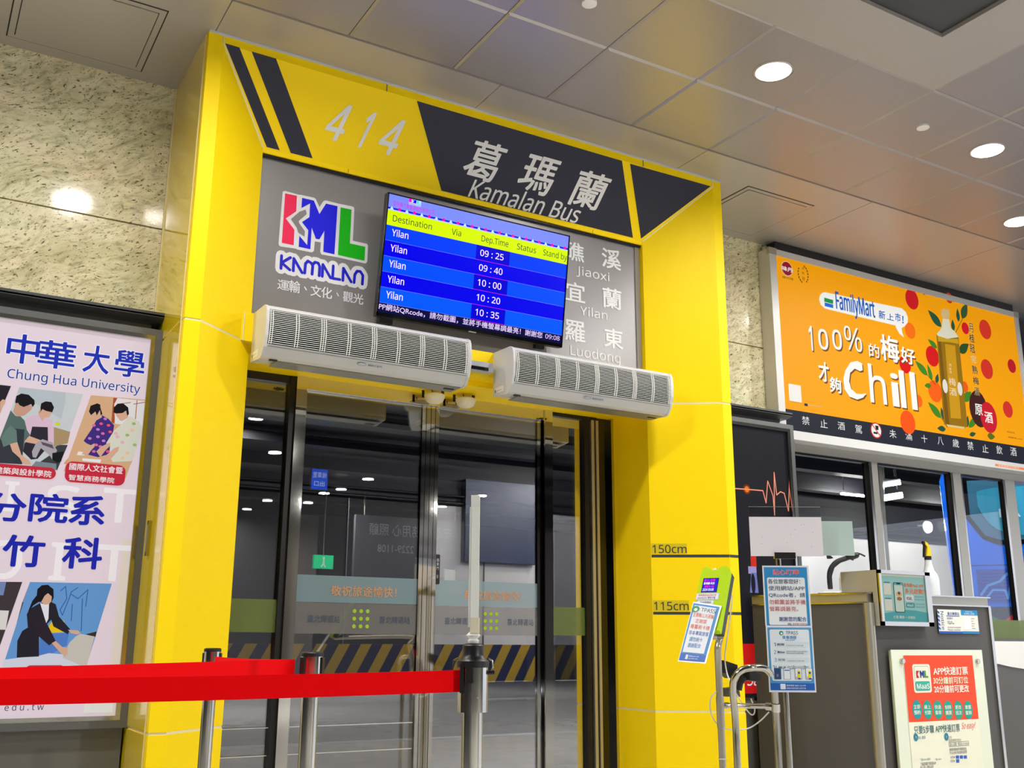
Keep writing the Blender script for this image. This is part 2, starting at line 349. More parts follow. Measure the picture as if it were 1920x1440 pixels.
for za, zb in ((.0, S1 - .007), (S1 + .007, S2 - .007), (S2 + .007, H_ - .002)):
    B((-.004, .058, za), (0, D_ - .004, zb), YELG, 'side_panel', po)
B((-.0055, .05, 0), (-.001, .056, H_ - .002), SEAL, 'corner_bead', po)
hp = [(.0005, H_ - .001), (.0005, H_ - .056), (.279, 3.608), (.286, 3.584), (.6, 3.584), (.6, H_ - .001)]
hdr = MB().prism(hp, 'x', .0005, W_ - .0005, YEL).build('header_panel', po)
MB().prism([(-.004, H_ - .012), (.004, H_ - .012), (.004, H_), (-.004, H_)], 'x', 0, W_, GREYW).build('ceiling_trim', po)
def bar(a, b, r, m, name, par): return MB().tube([a, b], r, m, 6).build(name, par)
bar((.077, 0, H_ - .006), (.077, 0, H_ - .056), .0045, SEAL, 'mitre_trim', po); bar((.077, 0, H_ - .056), (.4015, .279, 3.608), .006, SEAL, 'mitre_trim', po)
bar((W_ - .0727, 0, H_ - .006), (W_ - .0727, 0, H_ - .056), .0045, SEAL, 'mitre_trim', po); bar((W_ - .0727, 0, H_ - .056), (3.0256, .279, 3.608), .006, SEAL, 'mitre_trim', po)
for xx in (1.005, 2.83): bar((xx, -.0005, H_ - .012), (xx, -.0005, H_ - .056), .003, FRAMEG, 'panel_joint', po)
for xx in (.905, 2.62): bar((xx, .2795, 3.606), (xx, .286, 3.585), .0018, FRAMEG, 'panel_joint', po)
# charcoal stripes and lettering on the header
s = Sheet((0,0.279,3.608),(1,0,0),(0,-0.5848,0.8112))
for q in ([(0.085,0.4811),(0.1601,0.4812),(0.4939,0.0078),(0.4198,0.0079)], [(0.2255,0.479),(0.3586,0.4793),(0.6853,0.0079),(0.5569,0.0081)], [(1.194,0.4737),(2.6588,0.4741),(2.9424,0.0087),(1.4995,0.0064)], [(2.7251,0.4708),(3.407,0.4771),(3.007,0.0165)]): s.poly(q, CHAR)
s.L = 1
a4 = [(0.7054,0.1865),(0.826,0.3451),(0.8131,0.137),(0.8505,0.2067)]; b4 = [(0.9012,0.2643),(0.9789,0.343),(0.9714,0.1366),(0.9457,0.1372)]; c4 = [(1.0309,0.1865),(1.1554,0.3441),(1.1433,0.1367),(1.1801,0.1884)]
for ch, q in (('4', a4), ('1', b4), ('4', c4)):
    a, b = bb(q); a = (a[0], q[2][1]); b = (b[0], q[1][1]); h = b[1] - a[1]; s.text(ch, a, (b[0] - .2 * h, b[1]), LETW, shear=.2, bold=.02)
for ch, q in (('葛', [(1.5887,0.1756),(1.8473,0.3598),(1.5997,0.3497),(1.8032,0.1269)]), ('瑪', [(1.9697,0.143),(2.2359,0.3628),(1.9837,0.3529),(2.1957,0.1298)]), ('蘭', [(2.3608,0.1211),(2.6318,0.3512),(2.3799,0.3555),(2.5866,0.1247)])):
    a, b = bb(q); h = b[1] - a[1]; s.text(ch, a, (b[0] - .14 * h, b[1]), LETW, bold=.018, shear=.14)
q = [(1.6788,0.016),(1.6824,0.1068),(2.4987,0.0756),(2.4915,0.0191)]; s.text('Kamalan Bus', (q[0][0], q[0][1] - .004), (q[2][0] - .02, q[0][1] + .105), LETW, base=True, shear=.14, bold=.012)
s.build('lettering', hdr)
# beam above the doors, soffit
bm_ = MB().box((.30, .225, 2.478), (3.2, .70, 2.632), YEL).build('door_beam', po)
MB().box((.4, .34, 2.445), (3.026, .70, 2.4775), YEL).build('soffit_panel', po)
bar((.35, .222, 2.632), (.35, .222, 2.478), .004, SEAL, 'sealant_joint', po)
# grey sign panel behind the screen
sp = MB().box((.38, .32, 2.632), (3.04, .33, 3.584), PANELG).build('sign_panel', po)
MB().box((.385, .296, 3.572), (3.04, .32, 3.584), DARKM).build('panel_top_trim', po)
MB().box((2.985, .312, 2.632), (3.02, .3195, 3.572), mat('grey_edge_strip', (140, 134, 124), .5)).build('panel_edge_strip', po)
s = Sheet((0,0.32,0),(1,0,0),(0,0,1))
WF = (224, 224, 232)
s.poly([(0.5393,3.3934),(0.5537,3.4013),(0.6317,3.397),(0.6478,3.3991),(0.7223,3.3999),(0.7314,3.3952),(0.7568,3.3513),(0.7778,3.3919),(0.7902,3.3999),(0.8645,3.3979),(0.9532,3.4001),(0.9642,3.3952),(0.9663,3.3755),(0.9656,3.1915),(1.0511,3.1908),(1.0596,3.1812),(1.0592,3.0829),(1.0506,3.0699),(1.0381,3.0691),(0.8789,3.0725),(0.7828,3.0707),(0.7754,3.0858),(0.7763,3.1415),(0.7409,3.1396),(0.7386,3.0838),(0.7284,3.0718),(0.7177,3.0707),(0.6427,3.0706),(0.6345,3.0744),(0.5477,3.0689),(0.5369,3.0748),(0.535,3.088)], WF, 0)
s.poly([(0.6413,3.2957),(0.6768,3.3177),(0.6848,3.2916),(0.6408,3.2399),(0.6453,3.227),(0.6798,3.1875),(0.6796,3.1542),(0.6421,3.171),(0.6309,3.199),(0.5953,3.2408)], PANELG, 1)
s.poly([(0.5536,3.3857),(0.6215,3.3873),(0.6231,3.2943),(0.5662,3.2387),(0.619,3.1826),(0.6202,3.0911),(0.5526,3.0917)], (238, 24, 84), 2)
s.poly([(0.6525,3.3822),(0.7212,3.3815),(0.758,3.3082),(0.794,3.3804),(0.8631,3.3804),(0.8588,3.0862),(0.7927,3.0883),(0.7927,3.2148),(0.7661,3.1571),(0.7455,3.1561),(0.7176,3.2179),(0.7167,3.0875),(0.6496,3.0885),(0.6496,3.1533),(0.6972,3.1083),(0.6987,3.1971),(0.6598,3.2375),(0.7008,3.2767),(0.7005,3.3597),(0.6517,3.3204)], (0, 0, 226), 2)
s.poly([(0.8818,3.3779),(0.9491,3.3785),(0.948,3.1709),(1.0417,3.17),(1.0414,3.085),(0.8798,3.0872)], (0, 182, 0), 2)
strokes = [[(0.5562,3.0165),(0.5566,2.9427)], [(0.6067,3.0158),(0.5587,2.9765),(0.6068,2.9439)], [(0.6264,2.9423),(0.6258,3.0143),(0.6768,2.9412)], [(0.6916,2.9419),(0.6938,2.9979),(0.7073,3.0159),(0.7266,3.0071),(0.736,2.9926),(0.7344,2.9431)], [(0.7336,2.9976),(0.7476,3.0168),(0.7667,3.0151),(0.777,2.9952),(0.776,2.9418)],
    [(0.7939,2.942),(0.7946,3.0124),(0.843,2.942)], [(0.8557,3.0162),(0.8551,2.9416),(0.898,2.9431)], [(0.9158,2.941),(0.9167,3.0143),(0.9659,2.9416)], [(0.9839,2.9411),(0.9862,2.9888),(0.9992,3.0126),(1.0189,3.0147),(1.0357,2.9927),(1.0335,2.9409)]]
for st in strokes: s.line(st, .064, WF, 0)
for st in strokes: s.line(st, .0165, (10, 16, 200), 2)
for t, q in (('運', [(0.544,2.8771),(0.6088,2.8224)]), ('輸', [(0.6086,2.8866),(0.6705,2.8192)]), ('、', [(0.6928,2.8648),(0.7101,2.8426)]), ('文', [(0.7324,2.8829),(0.7935,2.8183)]), ('化', [(0.7938,2.8835),(0.857,2.8188)]), ('、', [(0.8821,2.8643),(0.8975,2.8408)]), ('觀', [(0.9221,2.8798),(0.9816,2.8191)]), ('光', [(0.9833,2.88),(1.0444,2.8191)])):
    gt(s, t, q, (226, 226, 236), L=1, bold=.012)
for t, q in (('礁', [(2.4214,3.5024),(2.5691,3.3764)]), ('溪', [(2.7159,3.515),(2.8686,3.3791)]), ('宜', [(2.4267,3.2249),(2.5729,3.0984)]), ('蘭', [(2.7168,3.238),(2.8655,3.0999)]), ('羅', [(2.4205,2.9655),(2.5705,2.8282)]), ('東', [(2.7224,2.9603),(2.8724,2.8305)])):
    gt(s, t, q, (228, 230, 232), L=1, bold=.022)
for t, q in (('Jiaoxi', [(2.5089,3.2851),(2.7723,3.2972),(2.5214,3.344)]), ('Yilan', [(2.5343,3.0137),(2.7502,3.023),(2.5429,3.074)]), ('Luodong', [(2.4563,2.7346),(2.8481,2.7387),(2.4646,2.7985)])):
    s.text(t, (q[0][0], q[0][1]), (q[1][0], q[2][1]), (228, 230, 232), L=1, base=True)
s.build('lettering', sp)
# small steel plate on the left pier side
B((-.02, .30, 1.36), (-.004, .325, 1.53), STEEL, 'steel_plate', po)
B((-.024, .308, 1.38), (-.02, .317, 1.51), SATIN, 'steel_plate', po)
# height marks on right pier
RS = ((3.0256,0.279,0),(0.8195,-0.573,0),(0,0,1))
for lab, z, q in (('150cm', 1.5, [(0.0646,1.5058)]), ('115cm', 1.15, [(0, 0)])):
    s = Sheet(*RS, base=.001)
    t = thing('height_mark', 'black %s height line with figures on the right yellow pier' % lab, 'height mark', (3.2, .15, z))
    s.rect((.004, z - .011), (.486, z + .006), (50, 56, 58)); s.rect((.004, z + .012), (.225, z + .075), (214, 190, 10)); s.build('line_sticker', t)
    s = Sheet(*RS, base=.003); s.text(lab, (.01, z + .016), (.222, z + .066), (40, 50, 50), base=True); s.build('figures', t)
    MB().obox((Vector(RS[0]), Vector(RS[1]), Vector(RS[2]), Vector(RS[1]).cross(Vector(RS[2]))), (.49, z - .011, .0), (.4905, z - .01, .001), CHAR) 
    MB().box((W_ - .072, -.0012, z - .011), (W_ - .001, -.0004, z + .006), ink((50, 56, 58))).build('line_sticker', t)
# =====================================================================
# SLIDING DOORS
# =====================================================================
dr = empty_struct('door_1', (1.7, .7, 0))
Y0 = .69
def leaf(xa, xb, za, zb, y, name='glass_pane'): return MB().box((xa, y, za), (xb, y + .01, zb), GLASS).build(name, dr)
leaf(.43, .765, .06, 2.40, Y0 + .02); leaf(.862, 1.606, .09, 2.372, Y0); leaf(1.722, 2.436, .09, 2.372, Y0); MB().box((2.537, Y0 + .01, .06), (2.80, Y0 + .02, 2.42), glass('mirror_tint_glass', (1, 1, 1), .50, trans=(.5, .52, .55))).build('glass_pane', dr)
MB().box((.40, Y0 - .01, 2.40), (.80, Y0 + .05, 2.446), DARKM).box((.765, Y0 - .02, 0), (.797, Y0 + .05, 2.44), DARKM).box((.40, Y0, 0), (.43, Y0 + .05, 2.44), DARKM).box((.40, Y0 - .01, 0), (.80, Y0 + .05, .06), DARKM).build('side_frame', dr)
MB().box((.797, Y0 - .04, 0), (.858, Y0 + .06, 2.446), CHROME).build('chrome_post', dr)
MB().box((.858, Y0 - .03, 2.374), (2.48, Y0 + .05, 2.446), CHROME).build('door_track', dr)
for xa, xb in ((1.608, 1.632), (1.636, 1.664), (1.668, 1.694), (1.698, 1.722)): MB().box((xa, Y0 - .012, .03), (xb, Y0 + .025, 2.372), CHROME).build('door_stile', dr)
for xa, xb in ((.862, .872), (2.436, 2.462)): MB().box((xa, Y0 - .008, .03), (xb, Y0 + .02, 2.372), CHROME).build('door_stile', dr)
MB().box((2.475, Y0 - .04, 0), (2.535, Y0 + .06, 2.446), CHROME).build('chrome_post', dr)
MB().box((2.537, Y0 - .01, 2.42), (2.91, Y0 + .05, 2.446), DARKM).box((2.80, Y0 - .02, 0), (2.835, Y0 + .05, 2.42), DARKM).box((2.85, Y0 - .03, 0), (2.872, Y0 + .05, 2.42), SATIN).box((2.888, Y0 - .03, 0), (2.908, Y0 + .05, 2.42), SATIN).build('side_frame', dr)
MB().box((2.835, Y0 + .0, 0), (3.026, Y0 + .05, 2.446), BLACKG).build('side_frame', dr)
MB().box((3.006, Y0 - .04, 0), (3.0265, Y0 + .0, 2.446), STEEL).build('edge_trim', dr)
MB().box((.862, Y0 - .005, .03), (1.606, Y0 + .02, .09), CHROME).box((1.722, Y0 - .005, .03), (2.436, Y0 + .02, .09), CHROME).build('bottom_rail', dr)
for z in (.52, .38): MB().box((.43, Y0 - .002, z), (.76, Y0 - .001, z + .004), GREYW).box((.87, Y0 - .002, z), (1.6, Y0 - .001, z + .004), GREYW).build('glass_line', dr)
for xa, xb, full in ((.875, 1.606, 1), (1.722, 2.436, 1), (2.537, 2.80, 0), (.43, .765, 0)):
    s = Sheet((0, Y0, 0), (1, 0, 0), (0, 0, 1), base=.001)
    if full: s.rect((xa, 1.178), (xb, 1.326), FILMB); s.rect((xa, 1.008), (xb, 1.176), FILMG)
    else: s.rect((xa, 1.012), (xb, 1.186), FILMGR)
    o = s.build('frosted_band', dr)
    s = Sheet((0, Y0, 0), (1, 0, 0), (0, 0, 1), base=.003)
    if full:
        s.text('敬祝旅途愉快！', (xa + .20, 1.215), (xa + .60, 1.272), (196, 142, 96), bold=.01)
        for dx in (.07, .50): s.text('臺北轉運站', (xa + dx, 1.068), (xa + dx + .19, 1.108), (62, 74, 92))
        for i in range(3):
            for j in range(3): s.ell((xa + .345 + i * .04, 1.05 + j * .042), .0115, .0115, (150, 190, 20))
        s.build('lettering', dr)
s = Sheet((0, Y0, 0), (1, 0, 0), (0, 0, 1), base=.004); q = [(1.744,1.5159),(1.77,1.3308)]; s.rrect((1.722, 1.30), (1.752, 1.475), .006, (18, 18, 20)); s.L = 1
s.text('自', (1.731, 1.432), (1.745, 1.452), (200, 200, 200)); s.text('動', (1.731, 1.408), (1.745, 1.428), (200, 200, 200)); s.text('門', (1.731, 1.384), (1.745, 1.402), (200, 200, 200)); s.ell((1.737, 1.345), .006, .012, (120, 120, 120)); s.build('door_label', dr)
# =====================================================================
# CEILING FITTINGS
# =====================================================================
def downlight(x, y, z=H_, lab='', watt=DOWN_W, rim=True, grp=None):
    t = thing('ceiling_light', lab, 'ceiling light', (x, y, z), grp)
    m = MB().lathe((x, y, z - .004), [(.112, 0), (.112, .006), (.098, .006), (.098, 0)], CEILW, 32, caps=False); m.add([m.v[i] for i in ()], [], CEILW)
    m.lathe((x, y, z - .005), [(.112, .005), (.105, 0), (.098, 0)], CEILW, 32, caps=False); m.build('rim', t)
    MB().lathe((x, y, z - .006), [(.0, 0), (.07, 0), (.098, .003)], LIGHTM, 32, caps=False).build('diffuser', t)
    ld = bpy.data.lights.new('lamp', 'AREA'); ld.shape = 'DISK'; ld.size = .2; ld.energy = watt; ld.color = (1, .97, .92); ld.spread = math.radians(170)
    lo = bpy.data.objects.new('lamp', ld); COL.objects.link(lo); lo.parent = t; lo.location = (0, 0, -.02); return t
for x, y, lab in ((2.796, -1.22, 'bright round downlight nearest the yellow doorway in the tiled ceiling'), (4.65, -1.24, 'round downlight second from the doorway beyond the smoke detector'),
                  (5.87, -.64, 'round downlight at right edge over the orange billboard'), (.33, -1.23, 'round downlight above the left part of the yellow doorway'), (-.29, -1.23, 'round downlight above granite wall mirrored in the stone')):
    downlight(x, y, H_, lab, watt=DOWN_W * (.6 if x < 1 else 1))
for k, (x, y) in enumerate(((7.3, -1.9), (5.2, -3.2), (-2.2, -1.23), (-3.4, -3))): downlight(x, y, H_, 'round downlight of the hall ceiling outside the picture', watt=DOWN_W * 2.4, grp='hall downlights outside the view')
ZR = 4.0
for x, y in ((3.95, -9.6), (6.3, -11.4), (6.36, -12.9), (6.27, -13.6), (5.64, -15.3), (6.5, -15.2), (5.7, -17.0), (9.16, -12.2), (9.25, -14.2)):
    downlight(x, y, H_ - .13, 'far hall downlight seen mirrored in the door glass', HALL_W * .45, grp='far hall downlights mirrored in the glass')
for x, y in ((-3.5, -9.2), (0.0, -9.2), (3.2, -8.2), (-1, -6.0), (2.6, -6.0), (8, -6.4)):
    downlight(x, y, H_ + .09, 'hall downlight behind the photographer', HALL_W * 1.75, grp='hall downlights behind the photographer')
for x, y, lab in ((4.03, -1.235, 'small white round smoke detector between two downlights'), (1.557, -1.215, 'small white round smoke detector at top edge of the picture')):
    t = thing('smoke_detector', lab, 'smoke detector', (x, y, H_)); MB().lathe((x, y, H_ - .012), [(.0, -.004), (.03, -.004), (.038, 0), (.038, .012)], WHITEP, 20, caps=False).build('detector_body', t)
for (xa, ya, xb, yb, lab) in ((-.90, -.05, -.225, .60, 'flat square access hatch in the ceiling above the granite wall'), (3.715, -.045, 4.345, .60, 'flat square access hatch in the ceiling between doorway and billboard')):
    t = thing('access_hatch', lab, 'ceiling hatch', ((xa + xb) / 2, (ya + yb) / 2, H_)); z = H_ - .004
    MB().box((xa + .035, ya + .035, z - .003), (xb - .035, yb - .035, H_), CEILW).build('hatch_door', t)
    MB().box((xa, ya, z), (xb, ya + .03, H_), CEILW).box((xa, yb - .03, z), (xb, yb, H_), CEILW).box((xa, ya + .03, z), (xa + .03, yb - .03, H_), CEILW).box((xb - .03, ya + .03, z), (xb, yb - .03, H_), CEILW).build('hatch_frame', t)
    MB().box((xa - .007, ya - .007, H_ - .0015), (xb + .007, yb + .007, H_ + .0005), DARKM).build('shadow_gap', t)
# =====================================================================
# AIR CURTAINS
# =====================================================================
def air_curtain(xl, xr, lab):
    t = thing('air_curtain', lab, 'air curtain', ((xl + xr) / 2, .225, 2.36))
    full = [(.225, 2.366), (.225, 2.632), (.032, 2.626), (.006, 2.612), (-.006, 2.587), (-.012, 2.53), (-.008, 2.46), (.012, 2.40), (.042, 2.358), (.068, 2.350)]
    mid = [(.225, 2.368), (.225, 2.630), (.032, 2.624), (.008, 2.610), (-.001, 2.596), (.03, 2.594), (.03, 2.418), (.002, 2.414), (.014, 2.398), (.044, 2.36), (.068, 2.352)]
    for e0 in (xl, xr - .016): MB().prism(full, 'x', e0, e0 + .016, GREYW).build('end_cap', t)
    cas = MB().prism(mid, 'x', xl + .016, xr - .016, GREYW).build('casing', t)
    MB().box((xl + .02, .024, 2.419), (xr - .02, .0295, 2.593), mat('grille_black', (4, 4, 6), .9, spec=.05)).build('grille_back', t)
    def yy(z):
        k = (z - 2.414) / (2.598 - 2.414); return .002 + (-.001 - .002) * k - .016 * math.sin(math.pi * k)
    n = 18; base = None
    for i in range(n):
        z = 2.421 + i * (2.590 - 2.421) / (n - 1)
        MB().box((xl + .018, yy(z), z - .0015), (xr - .018, yy(z) + .0015, z + .0012), WHITEP).build('slat', t)
    L = xr - xl - .04
    for k in range(9):
        xx = xl + .022 + k * (L - .004) / 8
        for dx in ((-.007, .007) if k % 2 else (-.012, 0, .012)):
            if k == 0 and dx < 0 or k == 8 and dx > 0: continue
            pts = [(yy(z) - .002, z) for z in [2.416 + i * .022 for i in range(9)]]
            MB().prism(pts + [(a + .006, b) for a, b in reversed(pts)], 'x', xx + dx - .0013, xx + dx + .0013, WHITEP).build('grille_rib', t)
    MB().box((xl + .02, .0065, 2.403), (xr - .02, .014, 2.4045), FRAMEG).build('casing_groove', cas)
    MB().box((xl + .09, .08, 2.349), (xr - .02, .20, 2.352), mat('outlet_grey', (150, 150, 140), .4, .5)).build('outlet', t)
    B((xl + .05, .06, 2.345), (xl + .09, .075, 2.352), BLACKP, 'switch', t); B((xr - .10, .12, 2.345), (xr - .04, .135, 2.352), BLACKP, 'drain_cap', t)
    s = Sheet((0, .0215, 2.386), (1, 0, 0), (0, -.55, .83), base=.004); c = (xl + xr) / 2
    s.ell((c - .055, 0), .026, .0085, (70, 90, 130)); s.ell((c - .055, 0), .023, .0065, (225, 228, 228), L=1); s.text('Felix', (c - .072, -.004), (c - .038, .004), (50, 80, 140), L=2); s.text('鑽鼎空氣門', (c - .02, -.006), (c + .06, .006), (60, 84, 130), L=1); s.build('maker_badge', cas)
    s = Sheet((xl, 0, 0), (0, -1, 0), (0, 0, 1), base=.0008); s.rect((-.205, 2.375), (-.10, 2.41), (236, 234, 226)); s.rect((-.20, 2.38), (-.19, 2.398), (60, 60, 60), L=1); s.rect((-.18, 2.388), (-.12, 2.390), (120, 130, 140), L=1); s.build('rating_label', t)
    return t
air_curtain(.399, 1.572, 'left white louvred air curtain unit under the departure screen')
air_curtain(1.844, 3.012, 'right white louvred air curtain unit under the Luodong lettering')
# cables for the air curtains
def cord(name, pts, r, m, lab=None, cat=None, par=None, n=8):
    p = [Vector(q) for q in pts]; out = []
    for i in range(len(p) - 1):
        a = p[max(i - 1, 0)]; b = p[i]; c = p[i + 1]; d = p[min(i + 2, len(p) - 1)]
        for k in range(8):
            u = k / 8; out.append(.5 * ((2 * b) + (c - a) * u + (2 * a - 5 * b + 4 * c - d) * u * u + (3 * b - a - 3 * c + d) * u ** 3))
    out.append(p[-1]); o = MB().tube(out, r, m, n).build(name, par)
    if lab: tag(o, lab, cat)
    return o
# automatic opener box on the beam
t = thing('door_sensor', 'silver door opener box with black strip between the two air curtains', 'door sensor', (1.70, .2, 2.48))
MB().box((1.60, .165, 2.492), (1.81, .224, 2.548), mat('silver_plastic', (200, 202, 210), .3, .5)).build('sensor_housing', t)
MB().box((1.60, .158, 2.496), (1.775, .166, 2.516), BLACKG).build('sensor_window', t)
for x, lab in ((1.624, 'cream domed motion sensor hanging left above the door meeting stiles'), (1.836, 'cream domed motion sensor hanging right below the left air curtain')):
    t = thing('motion_sensor', lab, 'motion sensor', (x, .55, 2.40))
    m = MB(); pr_ = [(.001, -.048), (.03, -.044), (.05, -.03), (.062, -.008), (.064, .006), (.058, .012), (.001, .012)]
    m.lathe((x, .55, 2.405), pr_, CREAMP, 24, caps=False); m.build('dome', t)
    MB().box((x + .045, .548, 2.40), (x + .062, .556, 2.447), DARKM).build('bracket', t); MB().box((x - .065, .59, 2.40), (x - .05, .596, 2.447), DARKM).build('bracket', t)
    cord('cable', [(x - .02, .55, 2.415), (x - .016, .55, 2.43), (x - .02, .55, 2.45)], .003, BLACKP, par=t)
for x, lab in ((.80, 'tangled black cable clip under the soffit at left door corner'), (2.60, 'tangled black cable clip under the soffit at right')):
    o = MB().tube([(x - .03, .42, 2.442), (x, .40, 2.436), (x + .03, .43, 2.442)], .004, BLACKP, 6).tube([(x - .02, .45, 2.440), (x + .005, .43, 2.434), (x + .035, .41, 2.44)], .004, BLACKP, 6).box((x - .012, .41, 2.436), (x + .014, .44, 2.444), FRAMEG).build('cable_clip'); tag(o, lab, 'cable')
# =====================================================================
# DEPARTURE SCREEN
# =====================================================================
tv = thing('television', 'tilted flat departure screen with blue timetable rows under the header', 'television', (1.7, .24, 2.73))
O_, U_, V_ = [Vector(q) for q in ((0,0.22,2.735),(1,0,0),(0,-0.1404,0.9901))]; TF = (O_, U_, V_, U_.cross(V_).normalized())
cTV = [(1.0886,0.7099),(2.329,0.7196),(2.3253,0.0051),(1.0849,-0.0011)]; tx0 = (cTV[0][0] + cTV[3][0]) / 2; tx1 = (cTV[1][0] + cTV[2][0]) / 2; ty0 = (cTV[2][1] + cTV[3][1]) / 2; ty1 = (cTV[0][1] + cTV[1][1]) / 2
MB().obox(TF, (tx0, ty0, -.045), (tx1, ty1, -.002), BLACKP).build('case', tv)
bz = MB().obox(TF, (tx0, ty0, -.002), (tx1, ty0 + .022, .004), BLACKG).obox(TF, (tx0, ty1 - .007, -.002), (tx1, ty1, .004), BLACKG).obox(TF, (tx0, ty0, -.002), (tx0 + .008, ty1, .004), BLACKG).obox(TF, (tx1 - .008, ty0, -.002), (tx1, ty1, .004), BLACKG).build('bezel', tv)
MB().obox(TF, (1.67, ty0 - .004, -.002), (1.72, ty0 + .003, .005), SATIN).build('badge', bz)
MB().obox(TF, (tx0 + .25, .2, -.10), (tx1 - .25, .55, -.045), DARKM).build('wall_bracket', tv)
MB().obox(TF, (tx0 + .04, ty0 - .03, -.09), (tx0 + .12, ty0 + .1, -.045), BLACKP).obox(TF, (tx1 - .16, ty0 - .02, -.08), (tx1 - .1, ty0 + .1, -.045), BLACKP).build('foot_bracket', tv)
s = Sheet(O_, U_, V_, emit=.95, base=.0002); xa, xb = tx0 + .008, tx1 - .008
rowL = [(1.0913,0.7077),(1.0931,0.6326),(1.0933,0.6158),(1.1007,0.5281),(1.0983,0.4393),(1.0974,0.3491),(1.0953,0.2584),(1.0945,0.169),(1.0945,0.0788),(1.0923,0.0108)]; vs = [q[1] for q in rowL]; vs[0] = ty1 - .007; vs[-1] = ty0 + .022
s.rect((xa, vs[9]), (xb, vs[8]), (8, 8, 60)); s.rect((xa, vs[1]), (xb, vs[0]), (120, 136, 255)); s.rect((xa, vs[2]), (xb, vs[1]), (180, 190, 255)); s.rect((xa, vs[3]), (xb, vs[2]), (208, 236, 0))
cc = [(0, 60, 255), (0, 0, 225), (0, 74, 255), (0, 0, 225), (0, 84, 255)]
for k in range(5): s.rect((xa, vs[4 + k]), (xb, vs[3 + k]), cc[k])
s.L = 1; s.rect((xa, vs[2] + .006), (xb, vs[1]), (20, 20, 210)); s.L = 2; n = 26; st_ = (xb - xa) / n
for i in range(n):
    u = xa + (i + .5) * st_; vb = vs[2] + .008
    if i % 2: s.ell((u, vb + .007), .010, .009, (250, 0, 170), n=10)
    else: s.poly([(u - .012, vb - .004), (u + .012, vb - .004), (u, vb + .016)], (190, 230, 255))
q = [(1.6467,0.877),(1.8704,0.9289),(1.6063,0.8677),(1.8331,0.9203)]; tcx0, tcx1 = 1.62, 1.85
tc = [(1.677,0.5237),(1.908,0.5252),(1.6777,0.0825),(1.9085,0.0817)]; tcx0 = (tc[0][0] + tc[2][0]) / 2; tcx1 = (tc[1][0] + tc[3][0]) / 2
for k in range(5):
    if k % 2 == 0: s.rect((tcx0, vs[4 + k]), (tcx1, vs[3 + k]), (0, 0, 205), L=1)
    s.rect((xa, vs[4 + k] - .0008), (xb, vs[4 + k] + .0008), (120, 130, 250), L=1)
    s.rect((tcx0, vs[4 + k] - .0012), (tcx1, vs[4 + k] + .0012), (210, 30, 230), L=2)
    rh = vs[3 + k] - vs[4 + k]; vm = vs[4 + k] + rh * .3
    s.text('Yilan', (xa + .038, vm + .004), (xa + .140, vm + .004 + rh * .44), (255, 225, 255), L=3, base=True, bold=.012)
    s.text(('09 : 25', '09 : 40', '10 : 00', '10 : 20', '10 : 35')[k], (tcx0 + .028, vm), (tcx0 + .188, vm + rh * .42), (255, 225, 255), L=3, base=True, bold=.012)
hd = [(1.1306,0.5627),(1.3769,0.5674),(1.5067,0.5642),(1.5691,0.5646),(1.707,0.5614),(1.8923,0.5656),(1.9534,0.5614),(2.0886,0.5667),(2.1418,0.559),(2.3287,0.5589)]; hv = vs[3] + (vs[2] - vs[3]) * .30; hh = (vs[2] - vs[3]) * .42
for i, tx in enumerate(('Destination', 'Via', 'Dep.Time', 'Status', 'Stand by')): s.text(tx, (hd[2 * i][0], hv), (min(hd[2 * i + 1][0], xb - .001), hv + hh), (10, 60, 50), L=1, base=True)
lg = [(1.2183,0.7078),(1.2963,0.6731)]; a, b = bb(lg); wl = b[0] - a[0]; hl = b[1] - a[1]
s.rect((a[0], a[1]), (b[0], b[1]), (190, 200, 255), L=1); s.rect((a[0], a[1] + hl * .4), (a[0] + wl * .22, b[1]), (255, 0, 190), L=2); s.poly([(a[0] + wl * .25, b[1]), (a[0] + wl * .42, b[1] - hl * .1), (a[0] + wl * .6, b[1]), (a[0] + wl * .6, a[1] + hl * .4), (a[0] + wl * .3, a[1] + hl * .4), (a[0] + wl * .42, a[1] + hl * .7)], (0, 0, 235), L=2)
s.rect((a[0] + wl * .65, a[1] + hl * .4), (a[0] + wl * .78, b[1]), (0, 225, 220), L=2); s.rect((a[0] + wl * .65, a[1] + hl * .4), (b[0] - .002, a[1] + hl * .52), (0, 225, 220), L=2); s.text('KAMALAN', (a[0], a[1] + .002), (b[0] - .004, a[1] + hl * .28), (60, 60, 200), L=2)
lt = [(1.1237,0.6511),(1.386,0.6599)]; s.text('葛瑪蘭汽車客運股份有限公司', (lt[0][0], vs[1] + .012), (lt[1][0], vs[1] + .042), (200, 0, 210), L=1)
tk = vs[9] + .012; th_ = (vs[8] - vs[9]) * .72
s.text('PP網站QRcode，請勿截圖，並將手機螢幕調最亮！謝謝您', (xa + .002, tk), (xa + 1.085, tk + th_), (225, 205, 255), L=1, bold=.01)
s.text('09:08', (xb - .118, tk + .006), (xb - .014, tk + th_ * .86), (215, 190, 255), L=1, bold=.012)
s.build('display', tv)
